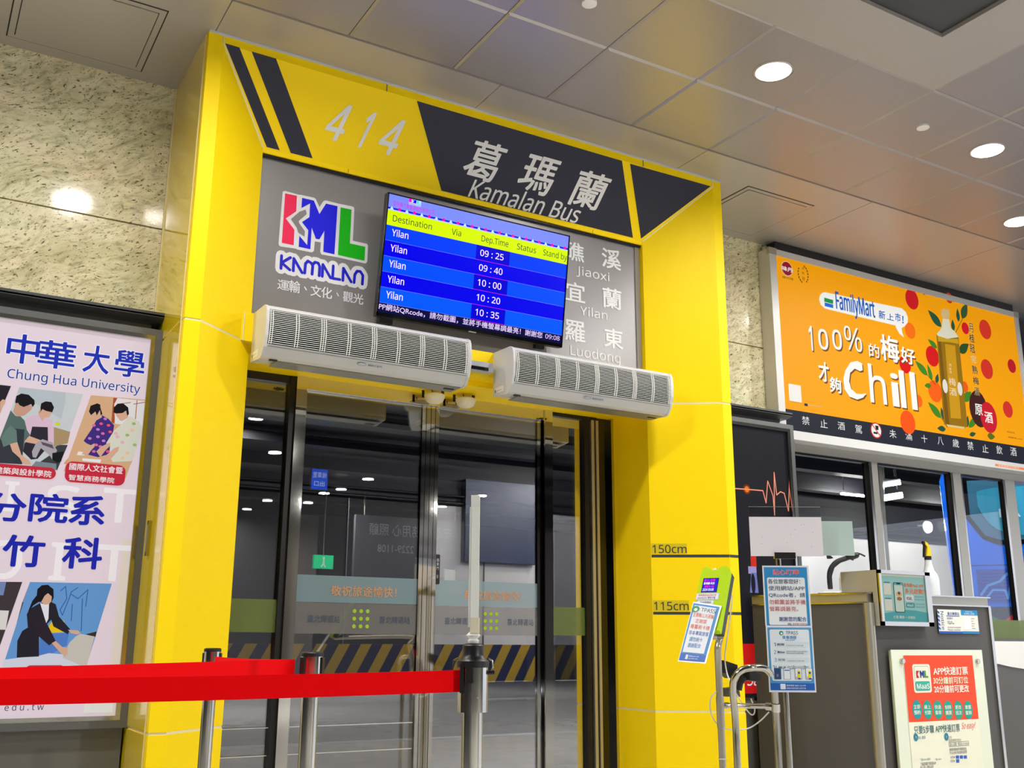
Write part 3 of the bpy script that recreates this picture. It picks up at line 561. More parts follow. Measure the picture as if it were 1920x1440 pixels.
# =====================================================================
# POSTER CASES
# =====================================================================
def case_frame(x0, x1, t, ri, name='frame'):
    yf = .45
    MB().box((x0, yf, 2.603), (x1 + .0, D_ - .002, 2.626), CORN).prism([(yf, 2.612), (yf, 2.60), (yf + .06, 2.585), (yf + .13, 2.585), (yf + .13, 2.612)], 'x', x0, x1, CORN).build('cornice', t)
    MB().box((x0, .565, 2.53), (x1 - (.018 if ri else .04), D_ - .002, 2.59), FRAMEG).build('fascia', t)
    MB().box((x0, yf, 2.50), (x1, .60, 2.532), FRAMEG).box((x0, yf, .565), (x1, .60, .60), FRAMEG).box((x1 - .034, yf, .60), (x1, .60, 2.50), FRAMEG).box((x0, yf, .60), (x0 + .03, .60, 2.50), FRAMEG).build('outer_frame', t)
    MB().box((x0 + .03, yf + .004, 2.478), (x1 - .034, yf + .02, 2.50), STEEL).box((x0 + .03, yf + .004, .60), (x1 - .034, yf + .02, .62), STEEL).box((x1 - .056, yf + .004, .62), (x1 - .034, yf + .02, 2.478), STEEL).build('inner_frame', t)
    MB().box((x0, .50, 0), (x1 - .01, D_ - .002, .562), mat('plinth_grey', (106, 106, 100), .35, .3)).build('plinth', t)
t = thing('poster_case', 'tall wall case with pink university poster left of the yellow doorway', 'poster case', (-.7, .6, 0)); LPt = t
case_frame(-1.45, -.004, t, False)
MB().box((-1.42, .474, .60), (-.036, .60, 2.50), mat('lightbox_white', (235, 228, 230), .4)).build('light_panel', t)
E_ = .52
s = Sheet((0,0.475,0),(1,0,0),(0,0,1), emit=E_, base=.001)
s.rect((-1.42, .62), (-.058, 2.478), (240, 222, 234), L=0)
s.rect((-.10, .62), (-.058, 1.45), (238, 224, 210), L=0.5)
BL = (22, 50, 170)
for tx, q in (('中', [(-0.7176,2.4114),(-0.5759,2.2679)]), ('華', [(-0.5782,2.4008),(-0.4098,2.2642)]), ('大', [(-0.3693,2.4057),(-0.2492,2.2672)]), ('學', [(-0.2211,2.4031),(-0.078,2.2682)])):
    a, b = bb(q); s.text(tx, a, b, (250, 250, 255), L=1, bold=.06); s.text(tx, a, b, (30, 50, 190), L=2, bold=.02)
q = [(-0.7017,2.1888),(-0.0869,2.1911),(-0.6904,2.2329)]; s.text('Chung Hua University', (q[0][0], q[0][1]), (q[1][0], q[2][1]), (252, 250, 255), L=1, base=True, bold=.05); s.text('Chung Hua University', (q[0][0], q[0][1]), (q[1][0], q[2][1]), (26, 64, 160), L=2, base=True, bold=.008)
GH = (252, 246, 250)
for tx, q in (('I', [(-0.6479,1.689),(-0.5925,1.5533)]), ('S', [(-0.4613,1.6882),(-0.3193,1.5293)]), ('T', [(-0.2067,1.6919),(-0.0567,1.5311)]), ('O', [(-0.6929,1.4131),(-0.5428,1.2406)]), ('I', [(-0.4145,1.4139),(-0.3479,1.2427)]), ('T', [(-0.2076,1.415),(-0.0571,1.2479)])): gt(s, tx, q, GH, L=1, bold=.03)
# photo of two people in a workshop
F = (222, 176, 150)
s.poly([(-0.7973,2.1486),(-0.6794,2.149),(-0.712,2.0158),(-0.7616,1.8451)], (40, 34, 44), L=2); s.poly([(-0.7178,2.0669),(-0.7088,2.08),(-0.6944,2.0778),(-0.6961,2.0616),(-0.7043,2.0406),(-0.7111,2.008)], F, L=3)
s.poly([(-0.6426,2.149),(-0.3547,2.1501),(-0.4369,1.7617),(-0.7522,1.7646),(-0.7616,1.8451),(-0.6981,1.8947)], (206, 212, 216), L=2)
s.poly([(-0.6418,2.1483),(-0.4348,2.1481),(-0.4315,2.0982),(-0.4414,2.0151),(-0.6493,2.1198)], (190, 200, 208), L=2.5)
s.poly([(-0.47,1.9712),(-0.3943,1.9551),(-0.3995,1.8977),(-0.4316,1.8864),(-0.4599,1.8755)], (176, 150, 110), L=2.8)
s.poly([(-0.4535,1.8842),(-0.3987,1.8897),(-0.4333,1.762),(-0.5424,1.7681),(-0.4701,1.8344)], (60, 66, 72), L=3)
s.poly([(-0.5312,1.7968),(-0.4402,1.7933),(-0.4369,1.7617),(-0.5495,1.7675)], (126, 140, 150), L=3.2)
s.poly([(-0.5803,2.0152),(-0.545,2.0234),(-0.5185,2.0143),(-0.4811,2.0065),(-0.449,1.8766),(-0.4947,1.86),(-0.5916,1.89),(-0.6007,1.9888)], (226, 194, 214), L=3)
s.poly([(-0.5655,1.9627),(-0.4971,1.9674),(-0.4852,1.8729),(-0.5254,1.8092),(-0.5533,1.8026),(-0.593,1.8384),(-0.5903,1.8782),(-0.5717,1.904)], (46, 42, 56), L=3.4)
s.poly([(-0.5381,2.0607),(-0.4999,2.0449),(-0.4849,2.0426),(-0.4969,2.0168),(-0.5164,2.0113),(-0.5236,1.9935),(-0.5428,2.0196),(-0.5467,2.0394)], F, L=3.6); s.poly([(-0.536,2.0407),(-0.5399,2.0605),(-0.5385,2.081),(-0.5197,2.0935),(-0.4939,2.0926),(-0.4795,2.0678),(-0.4849,2.0426),(-0.5147,2.0464),(-0.5301,2.0535),(-0.5483,2.0271)], (24, 20, 26), L=4)
s.poly([(-0.6678,2.031),(-0.6437,2.0059),(-0.6224,2.0063),(-0.6025,1.9886),(-0.5866,1.9423),(-0.5698,1.9202),(-0.5823,1.9029),(-0.5907,1.8822),(-0.593,1.8384),(-0.5896,1.7764),(-0.7049,1.7729),(-0.6981,1.8947)], (88, 112, 108), L=4.2)
s.poly([(-0.6976,1.8908),(-0.6724,1.8541),(-0.6499,1.8721),(-0.6367,1.8183),(-0.625,1.7763),(-0.7049,1.7729)], (56, 60, 70), L=4.6); s.poly([(-0.6403,1.9444),(-0.5977,1.9451),(-0.593,1.8384),(-0.5896,1.7764),(-0.6426,1.7766),(-0.6499,1.8721)], (50, 56, 66), L=4.5)
s.poly([(-0.6942,1.8912),(-0.6791,1.8515),(-0.6228,1.8828),(-0.6324,1.9373),(-0.6596,1.9582),(-0.6778,1.9324)], (104, 130, 124), L=4.9)
s.poly([(-0.5916,1.89),(-0.5692,1.9143),(-0.5133,1.8981),(-0.5196,1.8895),(-0.5402,1.8794),(-0.5874,1.8845)], F, L=4.6); s.poly([(-0.6529,1.8679),(-0.6226,1.8809),(-0.5983,1.8221),(-0.5598,1.7961),(-0.549,1.7793),(-0.5862,1.7779),(-0.6035,1.8058),(-0.6385,1.8339)], F, L=5)
s.poly([(-0.6536,2.0467),(-0.651,2.0712),(-0.6365,2.0689),(-0.5748,2.0643),(-0.5798,2.0435),(-0.6054,2.0143),(-0.6259,2.0059),(-0.64,2.0043),(-0.6567,2.0263)], (206, 160, 138), L=4.8); s.poly([(-0.6532,2.0749),(-0.6511,2.1034),(-0.6312,2.118),(-0.5986,2.1161),(-0.5707,2.0932),(-0.5668,2.0734),(-0.5742,2.0584),(-0.5828,2.0715),(-0.6133,2.0536),(-0.6319,2.0594),(-0.6402,2.0705),(-0.6506,2.0672)], (22, 20, 24), L=5)
s.poly([(-0.5541,1.8422),(-0.5406,1.8833),(-0.5142,1.906),(-0.4692,1.8946),(-0.4433,1.8571),(-0.4604,1.8114),(-0.4773,1.8337),(-0.5166,1.8618),(-0.5329,1.8125),(-0.5475,1.8151)], (176, 170, 180), L=5.2); s.poly([(-0.52,1.8934),(-0.4679,1.8827),(-0.4586,1.8636),(-0.5112,1.8783)], (100, 84, 96), L=5.6)
s.poly([(-0.4637,1.843),(-0.4137,1.8559),(-0.4197,1.8072),(-0.437,1.7976),(-0.4604,1.8114)], (20, 24, 30), L=5.6)
s.poly([(-0.4653,1.9961),(-0.445,1.9964),(-0.4451,1.9801),(-0.4636,1.98)], (220, 220, 40), L=3)
# photo of two people in kimono
s.poly([(-0.3177,2.1498),(-0.0357,2.1599),(-0.0535,2.0215),(-0.1153,1.7491),(-0.4038,1.7606),(-0.3581,1.9672)], (222, 178, 138), L=2)
s.poly([(-0.192,2.151),(-0.0352,2.1535),(-0.0429,2.0821),(-0.0611,2.0165),(-0.1912,2.0188),(-0.2045,2.1178)], (236, 232, 234), L=2.4)
for q in ([(-0.2116,2.1506),(-0.192,2.151),(-0.1951,2.0183),(-0.2093,2.0251)], [(-0.1211,2.1514),(-0.1111,2.1514),(-0.1077,2.0703),(-0.1196,2.071)]): s.poly(q, (176, 84, 50), L=2.8)
for q in ([(-0.1685,2.1518),(-0.165,2.0301)], [(-0.133,2.152),(-0.1319,2.0759)], [(-0.0832,2.1519),(-0.0791,2.0398)], [(-0.0971,2.1501),(-0.0963,2.0547)], [(-0.1891,2.1197),(-0.1276,2.1357)], [(-0.1111,2.1292),(-0.0352,2.1535)], [(-0.1059,2.0726),(-0.0429,2.0821)]): s.line(q, .004, (176, 110, 80), L=2.8)
s.poly([(-0.3676,1.9132),(-0.3264,1.9134),(-0.2373,1.8568),(-0.0923,1.8376),(-0.111,1.7864),(-0.4075,1.7963),(-0.3823,1.8388)], (226, 160, 76), L=2.6)
s.poly([(-0.2566,2.055),(-0.2243,2.04),(-0.1943,2.0101),(-0.1973,1.9598),(-0.2235,1.9116),(-0.2033,1.9013),(-0.1997,1.8646),(-0.255,1.8429),(-0.3013,1.8507),(-0.279,1.8937),(-0.3144,1.9064),(-0.3286,1.9172),(-0.2988,1.9778),(-0.2806,2.0253)], (66, 44, 130), L=3)
random.seed(3)
for i in range(26):
    u = random.uniform(1090, 1370); v = random.uniform(560, 1000)
c0 = [(-0.2895,1.9995),(-0.265,1.9444),(-0.2562,2.0115),(-0.2438,1.9631),(-0.2396,2.0383),(-0.2211,2.0071),(-0.2685,1.9029),(-0.3018,1.9323),(-0.2123,1.8757),(-0.2489,1.8967),(-0.2686,1.9811),(-0.2103,1.975),(-0.2766,1.8694),(-0.2365,1.9268)]
for i, c in enumerate(c0): s.ell(c, .009, .007, ((230, 110, 180), (200, 130, 220), (240, 90, 130))[i % 3], L=3.4, n=8)
s.poly([(-0.3252,1.8646),(-0.2982,1.8958),(-0.2769,1.9103),(-0.2753,1.894),(-0.3017,1.8547),(-0.331,1.8478)], F, L=3.6); s.poly([(-0.3475,1.8624),(-0.3174,1.8613),(-0.3195,1.8449),(-0.3531,1.8437)], (240, 238, 236), L=3.8)
s.poly([(-0.311,2.0632),(-0.2862,2.0828),(-0.2622,2.0731),(-0.2556,2.0448),(-0.277,2.0278),(-0.2927,2.0322),(-0.3079,2.0511)], F, L=3.8); s.poly([(-0.319,2.0664),(-0.3143,2.096),(-0.2943,2.1068),(-0.2853,2.1121),(-0.2702,2.1077),(-0.268,2.0933),(-0.2553,2.0615),(-0.2621,2.0523),(-0.2687,2.0807),(-0.2811,2.0501),(-0.2888,2.07),(-0.3077,2.0491)], (22, 18, 26), L=4)
s.poly([(-0.1251,2.0662),(-0.0877,2.0473),(-0.0571,2.0169),(-0.0697,1.9356),(-0.0962,1.8373),(-0.1844,1.825),(-0.2028,1.8561),(-0.2044,1.9135),(-0.2239,1.9157),(-0.1919,1.9853),(-0.1565,2.0227)], (222, 222, 208), L=4)
c0 = [(-0.1734,1.954),(-0.1278,1.9672),(-0.1067,1.9946),(-0.1476,1.9276),(-0.0881,1.9212),(-0.1194,1.8765),(-0.1827,1.9697),(-0.1019,2.0288),(-0.1403,1.8497)]
for i, c in enumerate(c0): s.ell(c, .010, .008, ((240, 180, 196), (160, 190, 120), (244, 200, 170))[i % 3], L=4.4, n=8)
s.poly([(-0.2653,1.8705),(-0.2451,1.8971),(-0.2052,1.9217),(-0.2036,1.9054),(-0.2241,1.8786),(-0.2437,1.844)], F, L=4.4); s.poly([(-0.2354,1.8366),(-0.1833,1.895),(-0.1611,1.9055),(-0.163,1.8847),(-0.197,1.8361),(-0.2302,1.8228)], F, L=4.6)
s.poly([(-0.3255,1.8301),(-0.2388,1.8322),(-0.241,1.8157),(-0.3243,1.8181)], (240, 240, 244), L=4.2)
s.poly([(-0.1963,2.0726),(-0.1619,2.0808),(-0.1389,2.0878),(-0.1323,2.059),(-0.1578,2.0372),(-0.1696,2.0379),(-0.187,2.0569)], F, L=4.8); s.poly([(-0.2037,2.0759),(-0.2049,2.1009),(-0.1893,2.1218),(-0.1622,2.1264),(-0.137,2.1091),(-0.13,2.0762),(-0.1368,2.0648),(-0.1452,2.0912),(-0.1615,2.0767),(-0.1923,2.0709)], (22, 18, 24), L=5)
# red captions
REDC = (204, 44, 66)
def cap(q, r): s.rrect(*bb(q), r, REDC, L=6)
c1 = [(-0.753,1.7715),(-0.4373,1.7656),(-0.4356,1.7149),(-0.7463,1.715)]; s.rrect((c1[0][0], min(c1[2][1], c1[3][1])), (c1[1][0], max(c1[0][1], c1[1][1])), .028, REDC, L=6)
c2 = [(-0.3973,1.8113),(-0.1189,1.8084),(-0.1116,1.7093),(-0.3948,1.7096)]; s.rrect((c2[0][0], min(c2[2][1], c2[3][1])), (c2[1][0], max(c2[0][1], c2[1][1])), .032, REDC, L=6)
gt(s, '建築與設計學院', [(-0.7027,1.7537),(-0.4572,1.7301),(-0.6992,1.7238),(-0.4617,1.7555)], (250, 236, 240), L=7, bold=.02)
gt(s, '國際人文社會暨', [(-0.3801,1.7996),(-0.133,1.7722),(-0.1359,1.8027),(-0.3759,1.7691)], (250, 236, 240), L=7, bold=.02); gt(s, '智慧商務學院', [(-0.3784,1.7469),(-0.1686,1.7202),(-0.3755,1.7192),(-0.1711,1.7464)], (250, 236, 240), L=7, bold=.02)
for tx, q in (('分', [(-0.7269,1.6319),(-0.5508,1.5051)]), ('院', [(-0.5332,1.644),(-0.367,1.5118)]), ('系', [(-0.3558,1.6479),(-0.1983,1.5096)]), ('竹', [(-0.6247,1.4399),(-0.4504,1.2995)]), ('科', [(-0.3645,1.445),(-0.1918,1.3005)])): gt(s, tx, q, (30, 40, 176), L=4, bold=.035)
# photo of hotel worker
s.poly([(-0.8908,1.2175),(-0.5276,1.2273),(-0.5884,0.9406),(-0.8451,0.854)], (66, 56, 62), L=2); s.poly([(-0.6063,1.0965),(-0.5691,1.0957),(-0.5733,1.0099),(-0.6148,1.0105)], (226, 222, 220), L=3); s.poly([(-0.621,1.2241),(-0.5955,1.225),(-0.6002,1.1643),(-0.6326,1.1644)], (120, 140, 190), L=3)
s.poly([(-0.4945,1.2284),(-0.1315,1.2326),(-0.211,0.8376),(-0.5677,0.8402)], (104, 158, 218), L=2)
s.poly([(-0.4945,1.2284),(-0.4176,1.2284),(-0.4064,1.1235),(-0.5208,0.9557),(-0.5393,0.9556),(-0.5175,1.1361)], (150, 150, 156), L=2.4); s.poly([(-0.5175,1.1361),(-0.4696,1.1322),(-0.4939,1.0509),(-0.5208,0.9557),(-0.5417,0.9556)], (70, 76, 72), L=2.7)
for q in ([(-0.3521,1.2072),(-0.3293,1.1768),(-0.3403,1.0941),(-0.3645,1.1398)], [(-0.3084,1.2137),(-0.2534,1.2102),(-0.2495,1.0237),(-0.291,1.0437)]): s.poly(q, (78, 130, 200), L=2.6)
for q in ([(-0.3578,1.1915),(-0.3379,1.2128),(-0.3271,1.1562),(-0.3511,1.1042),(-0.3387,1.0788),(-0.3173,1.1564),(-0.3107,1.1877),(-0.2832,1.2093)], [(-0.3096,1.1773),(-0.2779,1.1574),(-0.2374,1.2003),(-0.2395,1.122)], [(-0.3,1.131),(-0.2969,1.0538)], [(-0.2581,1.1579),(-0.248,1.0083)]): s.line(q, .0035, (50, 90, 170), L=2.9)
s.poly([(-0.3796,1.0526),(-0.3314,1.0559),(-0.3015,1.0026),(-0.3882,0.9978),(-0.3956,1.022)], (244, 204, 20), L=3); s.poly([(-0.3878,0.9942),(-0.3009,0.9976),(-0.3049,0.9416),(-0.3773,0.8962),(-0.4202,0.8963),(-0.4247,0.9813)], (84, 130, 210), L=2.8)
s.poly([(-0.5673,0.8768),(-0.499,0.8865),(-0.4247,0.8938),(-0.3784,0.9062),(-0.3201,0.9012),(-0.2128,0.8554),(-0.2135,0.8377),(-0.5677,0.8402)], (216, 220, 236), L=3.2)
s.poly([(-0.2516,0.9954),(-0.1858,0.9832),(-0.2088,0.8402),(-0.3186,0.8861),(-0.2962,0.9518),(-0.27,0.9825)], (206, 200, 192), L=3.5); s.poly([(-0.2266,0.9931),(-0.1781,1.0064),(-0.1808,0.9832),(-0.1855,0.9806)], (60, 46, 44), L=3.4)
s.poly([(-0.4411,1.1329),(-0.3936,1.1391),(-0.3732,1.1293),(-0.3527,1.0734),(-0.2979,1.0154),(-0.3053,0.9924),(-0.3721,1.0273),(-0.3849,1.0576),(-0.402,1.0371),(-0.4338,1.0215),(-0.4197,0.8913),(-0.513,0.8865),(-0.519,0.9607),(-0.503,1.0057),(-0.4811,1.0209),(-0.4925,1.0811),(-0.4811,1.1066)], (38, 34, 46), L=3.8)
s.poly([(-0.4411,1.1329),(-0.4214,1.1282),(-0.4021,1.1287),(-0.3975,1.0625),(-0.4049,1.0421)], (236, 236, 244), L=4.2); s.poly([(-0.4619,1.0615),(-0.4025,1.0421),(-0.3555,0.9616),(-0.3822,0.9414),(-0.4294,0.9813),(-0.448,1.0213)], (44, 34, 48), L=4.2)
s.poly([(-0.3074,1.0128),(-0.263,1.0107),(-0.2494,0.998),(-0.266,0.9917),(-0.2911,0.9966)], F, L=4.2); s.poly([(-0.3712,0.9515),(-0.3555,0.9616),(-0.3236,0.934),(-0.299,0.9315),(-0.2983,0.9012),(-0.3094,0.8911),(-0.3279,0.9062)], F, L=4.4)
s.poly([(-0.4521,1.1683),(-0.4368,1.1381),(-0.4211,1.1257),(-0.4021,1.1287),(-0.3898,1.1494),(-0.3887,1.1752),(-0.4141,1.195),(-0.4423,1.189)], F, L=4.6); s.poly([(-0.4592,1.1681),(-0.4599,1.1962),(-0.4427,1.2147),(-0.4165,1.2181),(-0.3902,1.1983),(-0.3851,1.1598),(-0.393,1.134),(-0.3939,1.1647),(-0.4124,1.1796),(-0.4255,1.1665),(-0.4368,1.1381),(-0.4488,1.1378),(-0.4685,1.1221),(-0.4889,1.0913),(-0.4755,1.1422)], (24, 20, 30), L=5)
s.rrect(*bb([(-0.4709,0.8518),(-0.3033,0.7958)]), .02, REDC, L=5)
q = [(-0.5381,0.6534),(-0.3746,0.649),(-0.5386,0.6654)]; s.text('e d u . t w', (q[0][0], q[0][1]), (q[1][0], q[0][1] + .030), (60, 60, 100), L=2)
s.rect(*bb([(-0.2001,0.6792),(-0.0719,0.6349)]), (238, 240, 234), L=2); s.rect(*bb([(-0.2177,0.6122),(-0.0486,0.6001)]), (240, 130, 60), L=2)
s.build('poster_print', t)
# right case with heartbeat poster
t = thing('poster_case', 'dark wall case with glowing heartbeat line right of the yellow doorway', 'poster case', (4.0, .6, 0))
case_frame(W_ + .003, 4.518, t, True)
MB().box((W_ + .03, .474, .60), (4.48, .60, 2.50), BLACKG).build('light_panel', t)
s = Sheet((0,0.475,0),(1,0,0),(0,0,1), emit=.5, base=.001); s.rect((W_ + .034, .62), (4.462, 2.478), (30, 30, 38), L=0)
hb = [(3.9381,2.0201),(4.0481,2.0232),(4.2008,2.0257),(4.2253,1.9399),(4.2527,2.0989),(4.2967,1.9948),(4.3016,1.8577),(4.3205,2.1666),(4.334,2.0053),(4.3727,2.0314),(4.4089,2.0226),(4.4409,1.8976),(4.4721,2.1446),(4.4965,1.9905)]
s.line(hb, .009, (255, 120, 80), L=1); s.line(hb, .004, (255, 196, 170), L=2); s.ell(hb[1], .035, .035, (120, 50, 14), L=.5); s.ell(hb[1], .022, .022, (255, 128, 20), L=1.5)
for k in range(8): s.text('守護你的心臟健康'[k], (3.875, 2.02 - k * .12), (3.93, 2.10 - k * .12), (230, 230, 230), L=1)
a, b = bb([(4.0499,1.5626),(4.1025,1.4848)]); s.rect(a, b, (220, 50, 30), L=1); a, b = bb([(4.023,1.4869),(4.099,1.4367)]); s.rect(a, b, (170, 160, 220), L=1); a, b = bb([(4.0273,1.4446),(4.1072,1.3078)]); s.poly([a, (b[0], a[1]), (b[0] - .01, b[1]), (a[0] + .02, b[1])], (120, 130, 200), L=2)
a, b = bb([(4.0395,1.4133),(4.0838,1.3251)]); s.ell(((a[0] + b[0]) / 2, (a[1] + b[1]) / 2), .02, .07, (26, 24, 44), L=3)
a, b = bb([(3.9187,0.9669),(4.0408,0.6443)]); s.rect((3.9, a[1]), (4.25, b[1]), (214, 30, 30), L=1); s.text('Safe', (3.96, a[1] + .05), (4.16, a[1] + .14), (250, 250, 250), L=2, shear=.3)
s.build('poster_print', t)
# =====================================================================
# ORANGE BILLBOARD
# =====================================================================
t = thing('billboard', 'wide backlit orange billboard with plum liqueur bottle above the booth window', 'billboard', (6.05, .6, 2.46))
fx0, fx1, fz0, fz1 = 4.508, 7.66, 2.462, 3.975; ix0, ix1, iz0, iz1 = 4.578, 7.60, 2.53, 3.925
MB().box((fx0, .575, iz1), (fx1, D_ - .003, fz1), GREYW).box((fx0, .575, fz0), (fx1, D_ - .003, iz0), GREYW).box((fx0, .575, iz0), (ix0, D_ - .003, iz1), GREYW).box((ix1, .575, iz0), (fx1, D_ - .003, iz1), GREYW).build('sign_frame', t)
for e0, e1 in ((fx0 - .004, ix0 + .004), (ix1, fx1 + .004)): B((e0, .571, iz1), (e1, .60, fz1 + .004), SATIN, 'corner_cap', t)
MB().box((fx0 + .08, .59, 3.976), (fx1 - .05, D_, 4.045), BLACKP).build('gap_shadow', t)  # black box standing in for the shadow between sign and ceiling
MB().box((ix0 - .01, .585, iz0 - .01), (ix1 + .01, D_ - .004, iz1 + .01), WHITEP).build('light_panel', t)
O, U, V = ((0,0.575,0),(1,0,0),(0,0,1)); s = Sheet((0, .585, 0), U, V, emit=.62, base=.001)
bz_ = [(4.658,2.6918),(7.5012,2.6509)]; zb = bz_[0][1]
s.rect((ix0, zb), (ix1, iz1), (252, 166, 0), L=0); s.rect((ix0, iz0), (ix1, zb), (34, 38, 50), L=0)
for q, r, c in (([(6.1733,3.8461)], .092, (206, 24, 34)), ([(6.1123,3.5548)], .072, (250, 112, 10)), ([(6.0064,3.2427)], .078, (220, 10, 10)), ([(6.6799,3.9494)], .05, (190, 60, 20)), ([(6.8628,3.6983)], .055, (214, 20, 40)), ([(7.1487,3.7337)], .092, (216, 54, 34)),
      ([(7.1086,3.3569)], .092, (214, 50, 34)), ([(7.4816,3.4385)], .065, (190, 24, 40)), ([(6.371,3.3677)], .092, (214, 20, 20)), ([(6.3612,3.0567)], .096, (246, 96, 10)), ([(6.1323,2.9436)], .055, (250, 100, 10)), ([(7.3472,3.0163)], .076, (214, 50, 40)), ([(6.7677,3.1491)], .05, (240, 90, 20)), ([(5.9739,2.7438)], .10, (250, 84, 10))):
    s.ell(q[0], r * .92, r, c, L=1)
LG = (64, 132, 30); DG = (30, 84, 60)
for q, wd, c in (([(6.5324,3.6569),(6.3707,3.7849)], .085, DG), ([(6.8295,3.7848),(6.9257,3.942)], .085, (50, 86, 50)), ([(6.7762,3.7442),(6.7798,3.8716)], .05, DG), ([(6.4455,3.4505),(6.3321,3.5139)], .055, LG), ([(6.7426,3.4569),(6.8871,3.557)], .085, (40, 80, 40)), ([(6.2853,3.1854),(6.1375,3.2943)], .07, LG), ([(6.3347,3.1473),(6.2954,3.2872)], .05, LG), ([(6.3876,3.1319),(6.4226,3.2193)], .045, DG), ([(6.3169,3.1001),(6.2279,3.0883)], .045, LG),
      ([(6.7307,3.018),(6.8507,3.117)], .08, LG), ([(6.4093,2.83),(6.2519,2.9511)], .075, LG), ([(6.4396,2.8113),(6.4171,2.927)], .045, DG), ([(6.4508,2.7389),(6.3402,2.7341)], .05, DG), ([(6.7625,2.7881),(6.9086,2.9028)], .06, LG), ([(6.7392,2.7855),(6.7681,2.894)], .045, DG), ([(6.763,2.7208),(6.8546,2.7456)], .04, DG), ([(6.6908,3.6437),(6.6963,3.7545)], .05, DG), ([(6.3567,3.9226),(6.305,3.9522)], .03, (40, 60, 30)), ([(7.0099,2.7396),(7.1171,2.7434)], .06, (90, 110, 20))):
    s.leaf(q[0], q[1], wd, c, L=1.6)
for q in ([(6.7108,3.6234),(6.8269,3.7685),(6.938,3.9442)], [(6.2853,3.1854),(6.3741,3.1151)], [(6.4093,2.83),(6.4756,2.7564)]): s.line(q, .006, (60, 70, 20), L=1.7)
# bottle
s.poly([(6.4524,3.5743),(6.5045,3.6213),(6.5312,3.6489),(6.5607,3.7395),(6.6489,3.7465),(6.6555,3.6692),(6.7133,3.6395),(6.7534,3.5989),(6.7486,2.8016),(6.6903,2.7652),(6.4768,2.7639),(6.4351,2.7813)], (150, 110, 10), L=2)
s.poly([(6.4674,3.569),(6.502,3.5591),(6.5055,2.7774),(6.4542,2.7909)], (120, 84, 6), L=2.3); s.poly([(6.4669,3.5659),(6.5974,3.5587),(6.7437,3.5817),(6.7457,3.5351),(6.616,3.5306),(6.4685,3.5153)], (202, 160, 30), L=2.3); s.poly([(6.5552,3.5057),(6.6934,3.5115),(6.6701,2.8526),(6.5336,2.8443)], (204, 150, 20), L=2.3)
s.poly([(6.4554,3.5794),(6.5045,3.6213),(6.5312,3.6489),(6.5607,3.7395),(6.6489,3.7465),(6.6555,3.6692),(6.7133,3.6395),(6.751,3.5985),(6.5974,3.5587),(6.4669,3.5659)], (222, 220, 196), L=2.6); s.poly([(6.5421,3.7676),(6.5492,3.8158),(6.5935,3.836),(6.6582,3.8378),(6.661,3.7957),(6.6496,3.7513),(6.557,3.7451)], (214, 186, 130), L=2.8)
s.poly([(6.4617,2.7814),(6.7095,2.7852),(6.6903,2.7652),(6.4768,2.7639)], (222, 200, 130), L=2.8)
s.ell([(6.4993,3.1197)][0], .034, .062, (226, 222, 214), L=3); s.ell([(6.6967,3.1214)][0], .032, .06, (226, 222, 214), L=3)
gt(s, '梅', [(6.5576,3.2077),(6.6464,3.1361)], (236, 226, 196), L=3); gt(s, '酒', [(6.5527,3.1162),(6.644,3.048)], (236, 226, 196), L=3); gt(s, '月', [(6.5813,3.3329),(6.609,3.3063)], (236, 226, 196), L=3); gt(s, '桂', [(6.5781,3.2973),(6.6065,3.2754)], (236, 226, 196), L=3); gt(s, '冠', [(6.5782,3.2683),(6.6064,3.2448)], (236, 226, 196), L=3)
# headline
WH = (246, 246, 240); SH = (120, 70, 10)
s.poly([(5.0325,3.6419),(5.0478,3.682),(5.0811,3.7083),(5.1146,3.7158),(6.0247,3.7402),(6.0753,3.7155),(6.0973,3.669),(6.0866,3.6217),(6.0473,3.5849),(6.0009,3.5578),(6.0064,3.5181),(6.0228,3.4802),(5.9684,3.5045),(5.9319,3.551),(5.928,3.5698),(5.1488,3.5734),(5.0911,3.5748),(5.0455,3.5984)], WH, L=3)
s.poly([(5.0924,3.6671),(5.193,3.6648),(5.1894,3.6295),(5.089,3.6319)], (0, 146, 74), L=4); s.poly([(5.0923,3.6267),(5.1889,3.6251),(5.1878,3.5945),(5.0912,3.5949)], (0, 104, 214), L=4)
q = [(5.2248,3.5937),(5.6813,3.6032),(5.2316,3.6601)]; s.text('FamilyMart', (q[0][0], (q[0][1] + q[1][1]) / 2), (q[1][0], (q[0][1] + q[1][1]) / 2 + .145), (10, 92, 190), L=4, base=True, bold=.022)
for tx, q in (('新', [(5.7248,3.6731),(5.8034,3.6)]), ('上', [(5.828,3.664),(5.9094,3.6073)]), ('市', [(5.9279,3.6856),(5.9972,3.6114)]), ('!', [(6.0156,3.6703),(6.0328,3.6052)])): gt(s, tx, q, (10, 92, 190), L=4, bold=.02, shear=.1)
